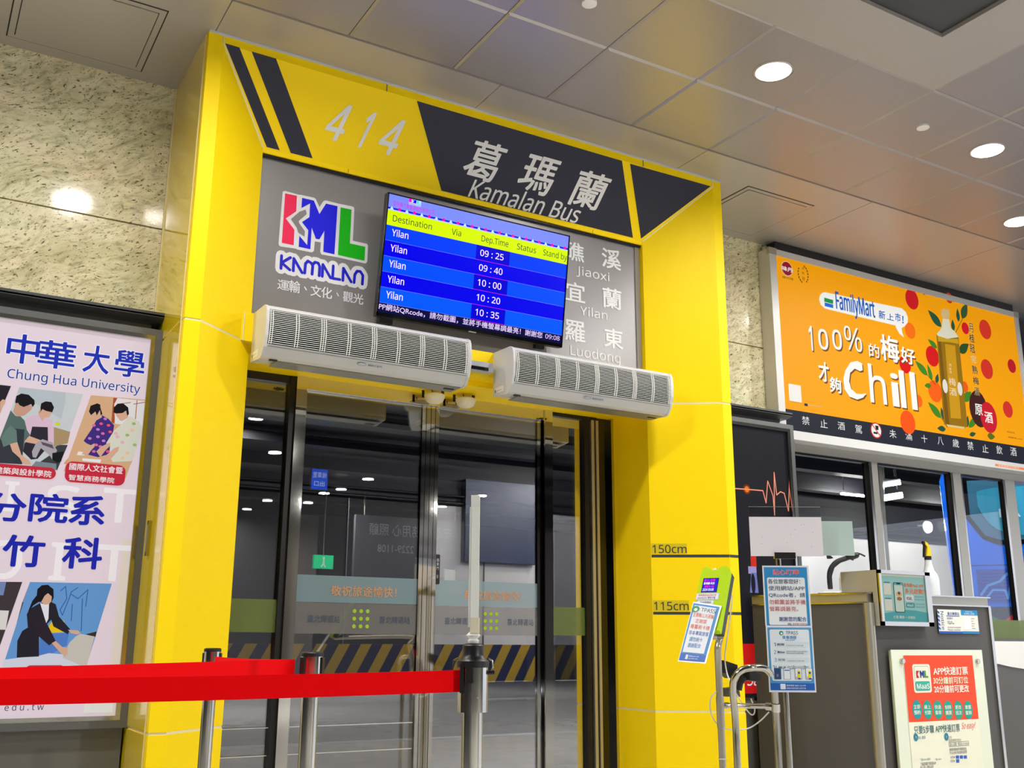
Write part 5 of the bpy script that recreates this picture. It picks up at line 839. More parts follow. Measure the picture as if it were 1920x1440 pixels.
def d2(s, T):
    s.rect(T(.03, .03), T(.97, .97), (74, 158, 214)); s.rect(T(.03, .03), T(.97, .135), (14, 96, 190), L=1); s.rrect(T(.07, .17), T(.92, .94), .008, (228, 238, 246), L=2)
    s.text('TPASS', T(.42, .865), T(.68, .915), (44, 74, 80), L=3); s.ell(T(.32, .885), .010, .010, (30, 150, 110), L=3); s.ell(T(.325, .88), .005, .005, (236, 240, 240), L=4); s.text('乘車流程', T(.34, .795), T(.64, .845), (50, 150, 210), L=3, bold=.02); s.text('搭乘注意事項', T(.40, .770), T(.60, .788), (60, 120, 180), L=3)
    for k in range(4):
        v = .71 - k * .115; s.text('1234'[k], T(.14, v - .025), T(.19, v + .03), (70, 130, 190), L=3); s.rect(T(.21, v - .035), T(.89, v + .035), (216, 230, 240), L=2.5); s.text(('購買定期票', '開啟QRcode', '持電子票證', '感應上車')[k], T(.22, v - .015), T(.37, v + .02), (50, 60, 80), L=3, bold=.02)
        s.text('請使用APP或持卡至本站專用機台', T(.41, v + .004), T(.86, v + .022), (110, 110, 120), L=3); s.text('完成啟用後即可於期限內搭乘', T(.41, v - .022), T(.78, v - .004), (110, 110, 120), L=3)
    for k in range(4):
        u = (.12, .32, .56, .79)[k]; s.rrect(T(u, .19), T(u + .15, .36), .003, (60, 120, 180), L=3)
        if k: s.rrect(T(u + .01, .195), T(u + .14, .355), .003, (236, 240, 242), L=4)
        if k == 0: s.rrect(T(u + .01, .195), T(u + .14, .355), .003, (20, 64, 110), L=4); s.ell(T(u + .07, .25), .005, .007, (150, 100, 120), L=5)
        if k == 1: s.rect(T(u + .02, .32), T(u + .13, .335), (30, 110, 200), L=5)
        if k > 1: s.poly([T(u + .05, .215), T(u + .11, .205), T(u + .13, .31), T(u + .06, .325)], (226, 224, 30), L=5); s.rect(T(u + .07, .275), T(u + .105, .305), (20, 50, 170), L=6); s.ell(T(u + .04, .215), .006, .005, (222, 180, 150), L=6); s.ell(T(u + .09, .205), .008, .003, (20, 70, 180), L=6)
    for k in range(3): s.text('123'[k], T((.10, .52, .76)[k], .355), T((.135, .56, .80)[k], .40), (40, 90, 160), L=4)
    s.rrect(T(.24, .045), T(.35, .125), .002, (220, 232, 244), L=2); s.text('服務專線 0800-123-099', T(.37, .088), T(.78, .115), (236, 240, 250), L=2); s.text('www.kamalan.com.tw', T(.37, .050), T(.78, .080), (236, 240, 250), L=2)
bluesheet('notice_sheet', 'upper blue and white laminated notice asking travellers to brighten their screens', [q[0], q[1], q[2], q[3]], d1)
bluesheet('notice_sheet', 'lower blue laminated notice with four numbered ticket steps under the upper one', [q[3], q[2], q[4], q[5]], d2)
# =====================================================================
# CARD READER, RAIL
# =====================================================================
VO, VU, VV = [Vector(q) for q in ((2.012,-1.369,1.241),(0.4695,-0.8829,0),(0.4679,0.2488,0.848))]; VN = VU.cross(VV).normalized(); VF = (VO, VU, VV, VN)
t = thing('card_reader', 'lime green card reader with small blue screen on a bent steel pole', 'card reader', (VO.x + .1, VO.y, 0))
vq = [(-0.0168,0.046),(-0.016,0.0634),(-0.0015,0.0681),(0.0143,0.0644),(0.0251,0.0444),(0.0705,0.0426),(0.0821,0.0638),(0.1083,0.0628),(0.1295,0.0447),(0.1178,-0.261),(0.0606,-0.2609),(-0.0225,-0.1283)]
vx0 = [(-0.0201,-0.0782)][0][0]; vx1 = [(0.1146,-0.0814)][0][0]
bl = [(-0.1456,-0.2624),(-0.2134,0.0758),(-0.0341,-0.2606)]; vtop = [(0.0444,0.0654)][0][1]; vbot = [(0.0753,-0.2629)][0][1]
fu0, fu1 = [(-0.0161,-0.1118)][0][0], [(0.1149,-0.1144)][0][0]; th = .05
def vpoly(pts, n0, n1, m, name):
    mb = MB(); n = len(pts); vs = [VO + VU * a + VV * b + VN * n0 for a, b in pts] + [VO + VU * a + VV * b + VN * n1 for a, b in pts]
    tri = tessellate_polygon([[Vector((a, b, 0)) for a, b in pts]]); mb.add(vs, [list(x_) for x_ in tri] + [[n + i for i in x_[::-1]] for x_ in tri] + [[i, (i + 1) % n, n + (i + 1) % n, n + i] for i in range(n)], m); return mb.build(name, t)
wv = fu1 - fu0; front = [(fu0, vbot), (fu1, vbot), (fu1, vtop - .02), (fu1 - .012, vtop - .004), (fu1 - .03, vtop), (fu0 + wv * .66, vtop - .004), (fu0 + wv * .58, vtop - .02), (fu0 + wv * .36, vtop - .02), (fu0 + wv * .28, vtop - .006), (fu0 + .018, vtop), (fu0 + .005, vtop - .01), (fu0, vtop - .03)]
fsh = vpoly(front, -.028, 0, LIME, 'front_shell'); vpoly([(fu0 + .004, vbot + .01), (fu1, vbot + .01), (fu1, vtop - .02), (fu1 - .02, vtop - .002), (fu0 + .02, vtop - .002), (fu0 + .004, vtop - .02)], -.062, -.028, DKGREEN, 'back_shell')
s = Sheet(VO, VU, VV, emit=.8, base=.001); a, b = bb([(0.0004,-0.0001),(0.0747,-0.0034),(0.0753,-0.0705),(-0.0003,-0.0686)]); a = (a[0] + .004, a[1]); b = (b[0] - .004, b[1]); s.rect(a, b, (20, 10, 200)); hh_ = b[1] - a[1]; ww = b[0] - a[0]
s.rect((a[0] - .002, a[1] - .002), (b[0] + .002, b[1] + .002), (6, 6, 20), L=-.5)
for k, (tx, c) in enumerate((('臺北-宜蘭', (236, 20, 200)), ('葛瑪蘭-科技', (240, 240, 255)), ('請刷卡 0元', (236, 20, 200)), ('2024 09:08', (240, 240, 255)))): s.text(tx, (a[0] + ww * (.06 + .1 * (k == 2)), a[1] + hh_ * (.76 - k * .23)), (a[0] + ww * .8, a[1] + hh_ * (.94 - k * .23)), c, L=1, bold=.02)
s.build('screen', fsh)
s = Sheet(VO, VU, VV, base=.001); a, b = bb([(-0.0164,-0.0775),(0.0862,-0.082),(0.0864,-0.111),(-0.0149,-0.1077)]); s.rect(a, b, (200, 210, 240)); s.rect((a[0] + .002, a[1] + .002), (b[0] - .002, b[1] - .002), (232, 226, 240), L=1); s.text('票價優惠由系統計算', (a[0] + .01, (a[1] + b[1]) / 2 + .001), (b[0] - .012, b[1] - .004), (220, 130, 140), L=2); s.text('KAMALAN 專用卡機', (a[0] + .01, a[1] + .004), (b[0] - .014, (a[1] + b[1]) / 2 - .001), (90, 100, 170), L=2)
a2, b2 = bb([(-0.0064,-0.1141),(0.0689,-0.1341)]); s.rrect(a2, b2, .006, (226, 226, 236)); s.text('本站感應區', (a2[0] + .012, a2[1] + .004), (b2[0] - .012, b2[1] - .004), (60, 60, 110), L=1); s.build('label', fsh)
MB().tube([tuple(VO + VU * (fu0 + wv * .4) + VV * (vtop - .02) + VN * -.02), tuple(VO + VU * (fu0 + wv * .5) + VV * (vtop - .012) + VN * -.02)], .016, WHITEP, 10).build('reader_window', t)
pp = [(2.3772,-1.0589,1.0363),(2.379,-1.0512,1.0067),(2.3784,-1.0328,0.945),(2.3921,-1.0156,0.8587),(2.4151,-0.993,0.7354),(2.4512,-0.9637,0.5629),(2.4851,-0.9332,0.3903)]; lastp = pp[-1]
polep = [tuple(VO + VU * (fu0 + wv * .6) + VV * vbot + VN * -.04)] + pp[1:4]
cord('pole', [polep[0], pp[1], pp[2], pp[3], (pp[3][0] + .005, pp[3][1] + .005, .6), (pp[3][0] + .005, pp[3][1] + .005, 0)], .0165, SATIN, par=t, n=14)
px_, py_ = pp[3][0] + .005, pp[3][1] + .005
MB().lathe((px_, py_, .58), [(.0185, 0), (.0185, .14)], SATIN, 16).build('pole_sleeve', t); MB().lathe((px_, py_, .0), [(.1, 0), (.1, .01), (.02, .014)], STEEL, 24).build('pole_foot', t)
MB().obox(VF, (fu0 + wv * .2, vbot - .012, -.05), (fu0 + wv * .8, vbot + .002, -.01), SATIN).build('mount_bracket', t)
TO, TU, TV_ = [Vector(q) for q in ((2.006,-1.3722,1.2452),(0.4695,-0.8829,0),(0.4679,0.2488,0.848))]
t = thing('notice_sheet', 'tilted TPASS laminated sheet hanging from the lime green card reader', 'notice', tuple(TO))
c4 = [(-0.0213,-0.1238),(0.1099,-0.1476),(0.0845,-0.4237),(-0.0379,-0.4157)]
s = Sheet(TO, TU, TV_, base=.0); TN = s.N
def Tb(u, v):
    tl, tr, br, bl_ = c4; return tuple((tl[i] * (1 - u) + tr[i] * u) * v + (bl_[i] * (1 - u) + br[i] * u) * (1 - v) for i in (0, 1))
def qd(u0, v0, u1, v1, c, L): s.poly([Tb(u0, v0), Tb(u1, v0), Tb(u1, v1), Tb(u0, v1)], c, L)
mb = MB(); vs_ = [TO + TU * a + TV_ * b + TN * n_ for n_ in (-.002, 0) for a, b in c4]; mb.add(vs_, [[0, 1, 2, 3], [7, 6, 5, 4], [0, 1, 5, 4], [1, 2, 6, 5], [2, 3, 7, 6], [3, 0, 4, 7]], MC['plastic_sleeve']); mb.build('sleeve', t)
s.base = .001
qd(.03, .02, .95, .975, (44, 140, 216), 0); qd(.03, .02, .95, .13, (14, 96, 196), 1); qd(.09, .15, .86, .94, (230, 236, 246), 2)
def tt(tx, u0, v0, u1, v1, c, L=3, bold=0):
    vs, fs = glyphs(tx, bold); x0 = min(v[0] for v in vs); x1 = max(v[0] for v in vs); y0 = min(v[1] for v in vs); y1 = max(v[1] for v in vs)
    s.raw([Tb(u0 + (v[0] - x0) / (x1 - x0) * (u1 - u0), v0 + (v[1] - y0) / (y1 - y0) * (v1 - v0)) for v in vs], fs, c, L)
tt('TPASS', .36, .845, .86, .915, (40, 66, 90)); s.ell(Tb(.16, .875), .018, .016, (20, 150, 90), L=3); s.ell(Tb(.17, .865), .008, .008, (230, 240, 236), L=4)
for tx, u0, u1, v, c in (('宜蘭縣公共運輸', .12, .85, .745, (232, 120, 90)), ('定期票', .26, .66, .645, (232, 120, 90)), ('專屬刷卡機', .14, .82, .545, (232, 110, 80)), ('非本專案旅客', .14, .84, .44, (44, 100, 190)), ('請勿刷卡', .22, .68, .335, (60, 130, 210)), ('謝謝配合', .22, .68, .235, (60, 130, 210))): tt(tx, u0, v, u1, v + .075, c, bold=.01)
qd(.24, .04, .33, .115, (220, 230, 240), 2); tt('服務專線 0800-123-099', .36, .08, .72, .105, (240, 244, 250)); tt('www.kamalan.com.tw', .36, .045, .70, .07, (240, 244, 250)); s.build('notice_print', t)
# U rail
t = thing('guard_rail', 'bent steel tube queue rail beside the card reader pole', 'rail', (2.3, -.95, 0))
rp = [(2.3781,-1.1319,0.671),(2.3569,-1.1474,0.7665),(2.3605,-1.165,0.8192),(2.3842,-1.1875,0.8481),(2.4211,-1.2122,0.8578),(2.4903,-1.2163,0.8551),(2.5337,-1.2115,0.833),(2.5545,-1.2111,0.7896),(2.5706,-1.1993,0.7172)]
a0 = rp[0]; a1 = rp[-1]
cord('rail_tube', [(a0[0], a0[1], 0), (a0[0], a0[1], .45), (a0[0], a0[1], .62)] + rp[1:8] + [(a1[0], a1[1], .62), (a1[0], a1[1], .4), (a1[0], a1[1], 0)], .0165, STEEL, par=t, n=14)
MB().lathe((a0[0], a0[1], 0), [(.07, 0), (.07, .008), (.02, .01)], STEEL, 20).lathe((a1[0], a1[1], 0), [(.07, 0), (.07, .008), (.02, .01)], STEEL, 20).build('floor_flange', t)
cb = [(2.4401,-0.9912,0.6788),(2.4576,-1.0016,0.6789),(2.5514,-1.1537,0.682),(2.5822,-1.1949,0.6786)]; MB().tube([cb[0], cb[2]], .012, CHROME, 14).build('cross_tube', t)
MB().tube([cb[2], cb[3]], .018, CHROME, 14).tube([(2.5605,-1.2113,0.6966),(2.5653,-1.2036,0.6605)], .021, CHROME, 14).build('tube_clamp', t); MB().tube([cb[0], cb[1]], .015, CHROME, 14).build('tube_clamp', t)
t = thing('barcode_scanner', 'black barcode scanner and bag strapped to the steel pole behind the rail', 'scanner', (2.4, -.95, .8))
q = [(2.4806,-0.9563,0.8869),(2.5684,-1.0017,0.8648),(2.5701,-0.9843,0.8018),(2.5255,-0.9578,0.8016),(2.4908,-0.9447,0.8265)]; yq = q[0][1]
MB().prism([(a_[0], a_[2]) for a_ in q], 'y', yq, yq + .05, BLACKP).build('bag', t)
q = [(2.5759,-0.9995,0.8422),(2.5819,-1.0046,0.8472),(2.6433,-1.0336,0.8224),(2.6498,-1.033,0.8074),(2.6369,-1.0194,0.7871),(2.5778,-0.9866,0.7943)]; MB().prism([(a_[0], a_[2]) for a_ in q], 'y', q[0][1] - .03, q[0][1] + .03, BLACKP).build('scanner_head', t)
MB().tube([(2.5777,-0.9917,0.812),(2.5639,-0.9747,0.7817),(2.5589,-0.9629,0.7514)], [.02, .016, .02], BLACKP, 10).build('scanner_grip', t)
q = [(2.5002,-0.9296,0.7561),(2.5844,-0.9809,0.7616),(2.593,-0.972,0.7138),(2.5056,-0.9209,0.7158)]; MB().prism([(a_[0], a_[2]) for a_ in q], 'y', q[0][1] - .01, q[0][1] + .03, mat('bracket_grey', (110, 106, 92), .35, .8)).build('mount_plate', t)
cord('cable', [(2.4258,-1.0977,1.1934),(2.4296,-1.0818,1.1313),(2.4319,-1.0539,1.032),(2.4324,-1.0288,0.9451),(2.4346,-1.0155,0.8954),(2.4311,-1.03,0.8293),(2.4225,-1.0688,0.7746),(2.4232,-1.0948,0.7395),(2.5079,-1.0364,0.6965),(2.5817,-1.0048,0.6441),(2.6007,-1.0131,0.6343),(2.604,-1.0224,0.6592),(2.5819,-1.0239,0.709)], .0032, CABLE, 'white cable looping down from the card reader', 'cable')
cord('cable', [(2.3707,-1.0173,0.7445),(2.3541,-1.001,0.7224),(2.3537,-0.9872,0.6759),(2.3711,-0.9831,0.627),(2.397,-0.9892,0.5954),(2.439,-1.0076,0.5736),(2.4849,-1.0341,0.5714),(2.5274,-1.0614,0.579),(2.5665,-1.0939,0.6111),(2.5979,-1.1247,0.6529)], .0032, CABLE, 'white cable sagging in a loop between pole and rail', 'cable')
cord('cable', [(2.6161,-1.0298,0.7828),(2.6361,-1.027,0.7327),(2.6422,-1.0173,0.6876),(2.6328,-1.003,0.6575)], .002, BLACKP, 'thin dark scanner lead hanging down', 'cable')
MB().lathe((px_, py_, .44), [(.0185, 0), (.0195, .003), (.0185, .006)], CABLE, 16, caps=False).build('cable_tie', bpy.data.objects['card_reader'])
# =====================================================================
# QUEUE BARRIERS
# =====================================================================
CAS = {}
def stanchion(x, y, lab, h=.925, r=.0255, head=.13, R=.033):
    t = thing('stanchion', lab, 'stanchion', (x, y, 0))
    MB().lathe((x, y, 0), [(.17, 0), (.17, .008), (.15, .022), (.03, .034)], STEEL, 40).build('base', t)
    MB().lathe((x, y, .03), [(r, 0), (r, h - head - .03)], STEEL, 32).build('pole', t)
    cs = MB().lathe((x, y, h - head), [(R, 0), (R, head - .012)], STEEL, 32).build('cassette', t); CAS[t.name] = cs
    MB().lathe((x, y, h - .014), [(R + .001, 0), (R + .001, .010), (R - .004, .014)], BLACKP, 32).build('cap', cs)
    return t
def belt(par, a, b, hgt, sag=.0):
    a = Vector(a); b = Vector(b); n = 12; m = MB(); d = (b - a); side = Vector((-d.y, d.x, 0)).normalized() * .0008; vs = []; fs = []
    for i in range(n + 1):
        u = i / n; p = a.lerp(b, u) - Vector((0, 0, sag * 4 * u * (1 - u)))
        for sd in (-1, 1): vs += [p + side * sd, p + side * sd - Vector((0, 0, hgt))]
    for i in range(n):
        o = i * 4; fs += [[o, o + 1, o + 5, o + 4], [o + 2, o + 6, o + 7, o + 3], [o, o + 4, o + 6, o + 2], [o + 1, o + 3, o + 7, o + 5]]
    m.add(vs, fs, RED); return m.build('belt', par)
P3, P2, P1 = (.200, -2.596), (.062, -1.842), (.095, -.60)
p3 = stanchion(P3[0], P3[1], 'nearest steel queue post carrying a thin white upright sign', .918, .0255, .118, .037)
p2 = stanchion(P2[0], P2[1], 'middle steel queue post with black belt slots', .934)
p1 = stanchion(P1[0], P1[1], 'far steel queue post in front of the left yellow pier', .937)
A = [(0.1813,-2.5959,0.8982),(0.1878,-2.5854,0.8491),(-0.836,-2.518,0.8848),(-0.8295,-2.5076,0.8361)]; d = (Vector(A[2]) - Vector(A[0])); e_ = Vector(A[0]) + d * 1.6; belt(p3, A[0], (e_.x, e_.y, A[2][2] + .004), .051, .006)
Bq = [(0.0134,-1.83,0.9123),(-0.8329,-2.4539,0.905)]; d = Vector(Bq[1]) - Vector(Bq[0]); e_ = Vector(Bq[0]) + d * 1.4; belt(p2, Bq[0], (e_.x, e_.y, Bq[1][2]), .05, .0)
Cq = [(0.0852,-0.6843,0.905),(0.0272,-1.7901,0.9116)]; belt(p1, Cq[0], Cq[1], .05, .004)
for (x, y), par, angs in ((P2, p2, (200, 320, 90)), (P1, p1, (330, 150))):
    for an in angs:
        ca, sa = math.cos(math.radians(an)), math.sin(math.radians(an)); R_ = .034 if par is not p3 else .038
        MB().obox((Vector((x, y, 0)), Vector((-sa, ca, 0)), Vector((0, 0, 1)), Vector((ca, sa, 0))), (-.010, .85 - .03, R_ - .006), (.010, .918, R_ + .003), BLACKP).build('belt_slot', CAS[par.name])
# collar, handles and white upright on post 3
x, y = P3
MB().obox((Vector((x, y, 0)), Vector((.86, -.51, 0)), Vector((0, 0, 1)), Vector((-.51, -.86, 0))), (-.016, .868, .030), (.002, .915, .041), BLACKP).build('belt_catch', CAS[p3.name])
MB().obox((Vector((x, y, 0)), Vector((.86, -.51, 0)), Vector((0, 0, 1)), Vector((-.51, -.86, 0))), (-.030, .845, .018), (-.020, .912, .034), BLACKP).build('belt_slot', CAS[p3.name])
MB().lathe((x, y, .905), [(.039, 0), (.039, .014), (.030, .020), (.026, .03), (.026, .05), (.018, .056)], BLACKP, 24).build('collar', p3)
for sgn in (-1, 1):
    dx = Vector((.86, -.51, 0)) * sgn; c = Vector((x, y, 0)) + dx * .037
    MB().tube([tuple(c + Vector((0, 0, .925))), tuple(c + dx * .010 + Vector((0, 0, .92))), tuple(c + dx * .012 + Vector((0, 0, .895)))], .0022, STEEL, 8).tube([tuple(c + Vector((0, 0, .892))), tuple(c + dx * .016 + Vector((0, 0, .892)))], .005, BLACKP, 10).build('latch', p3)
t = thing('sign_holder', 'slim white upright sign holder seen edge on above the nearest queue post', 'sign holder', (x, y, .95))
SFr = (Vector((x, y, 0)), Vector((.86, -.51, 0)), Vector((0, 0, 1)), Vector((-.51, -.86, 0)))
MB().obox(SFr, (-.008, 1.0, -.012), (.012, 1.312, .012), mat('offwhite_plastic', (240, 242, 234), .35)).obox(SFr, (-.013, 1.0, -.010), (-.0085, 1.295, .010), WHITEP).build('upright', t)
MB().obox(SFr, (-.010, 1.296, -.013), (.012, 1.325, .013), WHITEP).build('top_cap', t); MB().obox(SFr, (-.008, .985, -.015), (.014, 1.022, .015), CREAMP).build('clamp', t)
MB().lathe((x, y, .958), [(.012, 0), (.014, .01), (.010, .014), (.018, .022), (.010, .03)], WHITEP, 20).build('neck', t)
# =====================================================================
# RIGHT: GLASS SCREEN AND BUS, BAY
# =====================================================================
t = thing('booth_partition', 'grey partition with green glass band at the right edge beyond the booth', 'partition', (6.9, .3, 0))
MB().box((5.90, .40, 0), (8.2, .44, 1.02), mat('partition_grey', (96, 92, 84), .3, .3)).build('lower_panel', t)
MB().box((5.9, .41, 1.02), (8.2, .425, 1.165), FILMGR).build('green_glass', t)
MB().prism([(6.30, .86), (6.30, .998), (8.0, .998), (8.0, .72), (7.0, .77), (6.7, .80)], 'y', .385, .398, WHITEP).build('white_panel', t)
MB().tube([(5.88, .39, 0), (5.88, .39, 1.17)], .014, STEEL, 12).build('end_post', t)
t = thing('coach', 'blue coach with curtained rear window parked behind the booth window', 'bus', (10.34, 3.55, 0))
BLUE = mat('blue_coach_paint', (0, 112, 252), .4, coat=.1, spec=.2)
BO, BU_, BV = [Vector(q) for q in ((10.3416,3.5564,0),(0.595,-0.804,0),(0,0,1))]; BN = BU_.cross(BV).normalized(); BF = (BO, BU_, BV, BN)
def fprism(F, pts, n0, n1, m, name, par):
    mb = MB(); n = len(pts); vs = [F[0] + F[1] * a + F[2] * b + F[3] * k for k in (n0, n1) for a, b in pts]
    tri = tessellate_polygon([[Vector((a, b, 0)) for a, b in pts]]); mb.add(vs, [list(x_) for x_ in tri] + [[n + i for i in x_[::-1]] for x_ in tri] + [[i, (i + 1) % n, n + (i + 1) % n, n + i] for i in range(n)], m); return mb.build(name, par)
el = [(0.023,1.5785),(0,2.3397),(-0.0197,2.8149),(-0.0393,3.0909)]; x0b = el[0][0]
fprism(BF, [(x0b + .03, .35), (2.5, .35), (2.5, 3.3), (el[3][0] + .25, 3.3), (el[3][0] + .08, 3.18), (el[3][0] + .01, 3.0), (el[2][0], 2.75), (el[1][0], 2.3), (x0b, 1.5)], -9, 0, BLUE, 'coach_body', t)
wq = [(0.2911,2.9899),(0.7852,2.9626),(0.7105,2.2359),(0.2946,2.2496)]; wz0 = wq[2][1]; wz1 = wq[0][1]; wx0 = wq[0][0]; wx1 = 2.3
fprism(BF, [(wx0 - .05, wz1 + .05), (wx0 - .05, wz0 + .28), (wx0 + .12, wz0 + .02), (wx0 + .3, wz0 - .06), (wx1 + .05, wz0 - .06), (wx1 + .05, wz1 + .05)], .0, .012, BLACKG, 'window_band', t)
s = Sheet(BO, BU_, BV, base=.014)
s.poly([(wx0, wz1), (wx0, wz0 + .3), (wx0 + .15, wz0 + .06), (wx0 + .32, wz0), (wx1, wz0), (wx1, wz1)], (22, 104, 140)); s.build('window_glass', t)
m = MB(); n = 60; vs = []; fs = []
for i in range(n + 1):
    u = wx0 + .10 + i * .034; k = .03 + .012 * math.sin(i * 1.3) + .006 * math.sin(i * 2.9)
    for v in (wz1 - .10 - .05 * math.exp(-i / 3.), wz0 + .04 + .38 * math.exp(-i / 4.)): vs.append(BO + BU_ * u + BV * v + BN * k)
for i in range(n): fs.append([2 * i, 2 * i + 2, 2 * i + 3, 2 * i + 1])
m.add(vs, fs, mat('teal_curtain', (30, 150, 190), .7), True); m.build('curtain', t, recalc=False)
s = Sheet(BO, BU_, BV, base=.06); fq = [(0.6229,2.6159),(0.7806,2.5096)]; s.text('FA', (fq[0][0], fq[1][1]), (fq[0][0] + .24, fq[0][1]), (190, 220, 236)); s.build('lettering', t)
s = Sheet(BO, BU_, BV, base=.003); z_a = [(0.3719,1.4261)][0][1]; z_b = [(0.3549,1.2535)][0][1]; xg = [(0.4264,1.2533)][0][0]; xl_ = x0b + .06
s.rect((xl_, z_b - .7), (2.48, z_a), (16, 28, 60)); s.poly([(xl_, z_a), (xg - .15, z_a), (xg + .10, z_b), (xl_, z_b)], (40, 120, 60), L=1); s.poly([(xg + .12, z_b), (xg + .34, z_a), (2.4, z_a), (2.4, z_b)], (200, 24, 40), L=1)
z1 = [(0.4216,1.9301)][0][1]; s.rect((xl_, z1 - .006), (2.45, z1 + .006), (0, 50, 130), L=1)
gr = [(0.2956,1.8806),(0.7029,1.4742)]; s.rect((gr[0][0], gr[1][1]), (2.3, gr[0][1]), (0, 70, 190), L=.5)
for k in range(9): s.rect((gr[0][0] + .02, gr[1][1] + .02 + k * (gr[0][1] - gr[1][1] - .04) / 9), (2.28, gr[1][1] + .034 + k * (gr[0][1] - gr[1][1] - .04) / 9), (0, 54, 160), L=1)
s.line([(0.3264,1.5746),(0.4093,1.6833),(0.5518,1.7326),(0.6382,1.8214),(0.7414,1.8451)], .03, (70, 160, 250), L=2); s.line([(0.3965,1.5544),(0.464,1.6308),(0.6001,1.6224),(0.6199,1.5261),(0.6948,1.7944)], .024, (70, 160, 250), L=2); s.build('livery', t)
MB().lathe(BO + BU_ * .15 + BN * -2.2 + Vector((0, 0, .5)), [(.2, -.1), (.48, -.1), (.5, -.06), (.5, .25)], BLACKP, 32, axis=BU_).build('wheel', t)
# striped barrier behind the doors
t = thing('striped_barrier', 'black and yellow striped concrete barrier across the bus bay', 'barrier', (9, 12, 0))
kq = [(6.9999,0.9378),(10.3898,0.9514),(9.4258,0.2751)]; zb0 = kq[2][1]; zb1 = kq[0][1]
MB().box((3.0, 12, 0), (14, 12.5, zb1), mat('barrier_yellow', (206, 164, 20), .5)).build('concrete_block', t)
s = Sheet((0, 12, 0), (1, 0, 0), (0, 0, 1), base=.003); hh_ = zb1 - zb0
for k in range(28): u = 3.0 + k * .40; s.poly([(u, zb0), (u + .2, zb0), (u + .2 + hh_ * .55, zb1), (u + hh_ * .55, zb1)], (30, 34, 66))
s.build('stripes', t); MB().box((3.0, 11.96, 0), (14, 12, zb0), mat('kerb_dark', (60, 62, 68), .6)).build('kerb', t)
# framed dark board on the bay wall
a, b = bb([(9.4351,4.4435),(11.2862,2.6653)]); o = MB().box((a[0], 14.8, a[1]), (b[0], 14.96, b[1]), mat('navy_board', (58, 66, 92), .4)).build('wall_board'); tag(o, 'large dark blue panel on the white bay wall', 'wall panel')
def tube_lamp(px, lab, grp=None):
    a, b = Vector(px[0]), Vector(px[1]); t = thing('tube_light', lab, 'tube light', tuple((a + b) / 2), grp); MB().tube([px[0], px[1]], .018, mat('tube_lit', (255, 252, 246), .5, emit=TUBE_E), 8).build('tube', t); MB().tube([tuple(a + Vector((0, 0, .045))), tuple(b + Vector((0, 0, .045)))], .024, WHITEP, 8).build('batten', t)
    MB().tube([tuple(a + Vector((.1, 0, .1))), (a.x + .1, a.y, 5.2)], .01, STEEL, 6).tube([tuple(b + Vector((-.1, 0, .1))), (b.x - .1, b.y, 5.2)], .01, STEEL, 6).build('hanger', t)
tube_lamp([(11.1678,5.2086,3.2112),(11.4163,5.0481,3.258)], 'upper fluorescent tube in the bus bay seen through middle booth pane'); tube_lamp([(11.1939,5.2507,3.0149),(11.4682,5.0727,3.0694)], 'lower fluorescent tube in the bus bay seen through middle booth pane')
for px in ((7.2, 4.4), (9.5, 9.0), (12.5, 12.6), (16, 12.8), (19.5, 12.8), (23.5, 12.6), (12.2, 10.2), (8.8, 1.75)):  # unseen battens added to brighten the bay wall and the coach
    tube_lamp([(px[0] - .6, px[1], 4.6), (px[0] + .6, px[1], 4.6)], 'unseen fluorescent batten added to light the bus bay behind the doors', 'added bay battens')
q = [(15.302,7.5934,3.0891)][0]; t = thing('flood_lamp', 'bright flood lamp on the bay wall above the spray bottle', 'lamp', q); MB().lathe(q, [(.0, -.02), (.10, 0), (.12, .08)], LIGHTM, 16, axis=Vector((0, 1, 0)), caps=False).build('lens', t); MB().lathe((q[0], q[1] + .04, q[2]), [(.13, 0), (.13, .12)], BLACKP, 16, axis=Vector((0, 1, 0))).build('housing', t); MB().tube([(q[0], q[1] + .1, q[2]), (q[0], 14.99, q[2])], .03, BLACKP, 8).build('bracket_arm', t)
ld = bpy.data.lights.new('lamp', 'POINT'); ld.energy = 60; ld.shadow_soft_size = .1; lo = bpy.data.objects.new('lamp', ld); COL.objects.link(lo); lo.parent = t; lo.location = (0, -.3, 0)
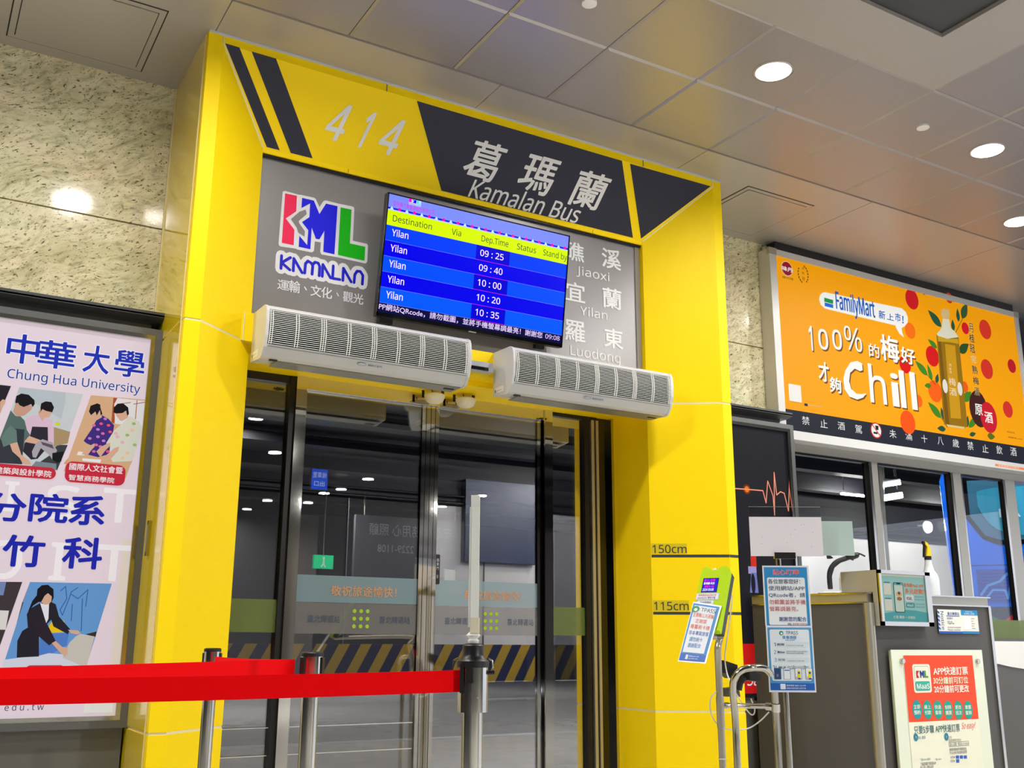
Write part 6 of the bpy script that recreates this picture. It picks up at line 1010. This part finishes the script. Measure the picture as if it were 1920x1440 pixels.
# hall things mirrored in the glass
t = thing('exit_sign', 'green lit exit sign on the far hall wall mirrored in the door', 'exit sign', (6.1, -13.2, 2.3))
MB().box((5.95, -13.2, 2.36), (6.35, -13.12, 2.62), mat('sign_green', (20, 170, 110), .4, emit=.9)).build('sign_box', t)
s = Sheet((6.15, -13.12, 2.49), (-1, 0, 0), (0, 0, 1), emit=1.0, base=.003); s.ell((0, .07), .025, .03, (230, 255, 240)); s.line([(0, .03), (0, -.03), (-.03, -.09)], .03, (230, 255, 240)); s.line([(0, -.03), (.04, -.09)], .025, (230, 255, 240)); s.build('pictogram', t); MB().tube([(6.15, -13.16, 2.62), (6.15, -13.16, 4.0)], .012, STEEL, 8).build('hanger', t)
t = thing('hall_sign', 'dark hanging sign board with white phone number mirrored in the door glass', 'sign board', (7.7, -13.4, 2.0))
MB().box((6.9, -13.5, 2.0), (9.4, -13.4, 3.5), mat('sign_dark', (56, 56, 62), .5)).build('board', t); s = Sheet((9.4, -13.4, 2), (-1, 0, 0), (0, 0, 1), emit=.25, base=.003)
s.text('安心 服務用心 照顧', (.3, 1.1), (2.2, 1.35), (190, 190, 200)); s.text('24-28樓 2229-1108', (.5, .75), (2.0, .95), (190, 190, 200)); s.text('苑', (.9, .3), (1.15, .6), (190, 190, 200)); s.rect((0, 0), (2.5, .1), (220, 180, 40), L=1); s.build('lettering', t); MB().tube([(7.1, -13.45, 3.5), (7.1, -13.45, 4.0)], .02, STEEL, 8).tube([(9.2, -13.45, 3.5), (9.2, -13.45, 4.0)], .02, STEEL, 8).build('hanger', t)
t = thing('hall_monitor', 'small blue lit information display hanging in the hall mirrored in the door', 'display', (4.9, -10, 3.3)); MB().box((4.70, -10.05, 3.42), (5.0, -10.0, 3.78), BLACKP).build('case', t); s = Sheet((5.0, -10.0, 3.42), (-1, 0, 0), (0, 0, 1), emit=.9, base=.002); s.rect((.01, .01), (.29, .35), (30, 90, 240)); s.text('候車室', (.03, .2), (.27, .3), (210, 225, 255), L=1); s.text('出口', (.06, .06), (.24, .15), (210, 225, 255), L=1); s.build('display_print', t); MB().tube([(4.85, -10.02, 3.78), (4.85, -10.02, 4.0)], .012, STEEL, 8).build('hanger', t)
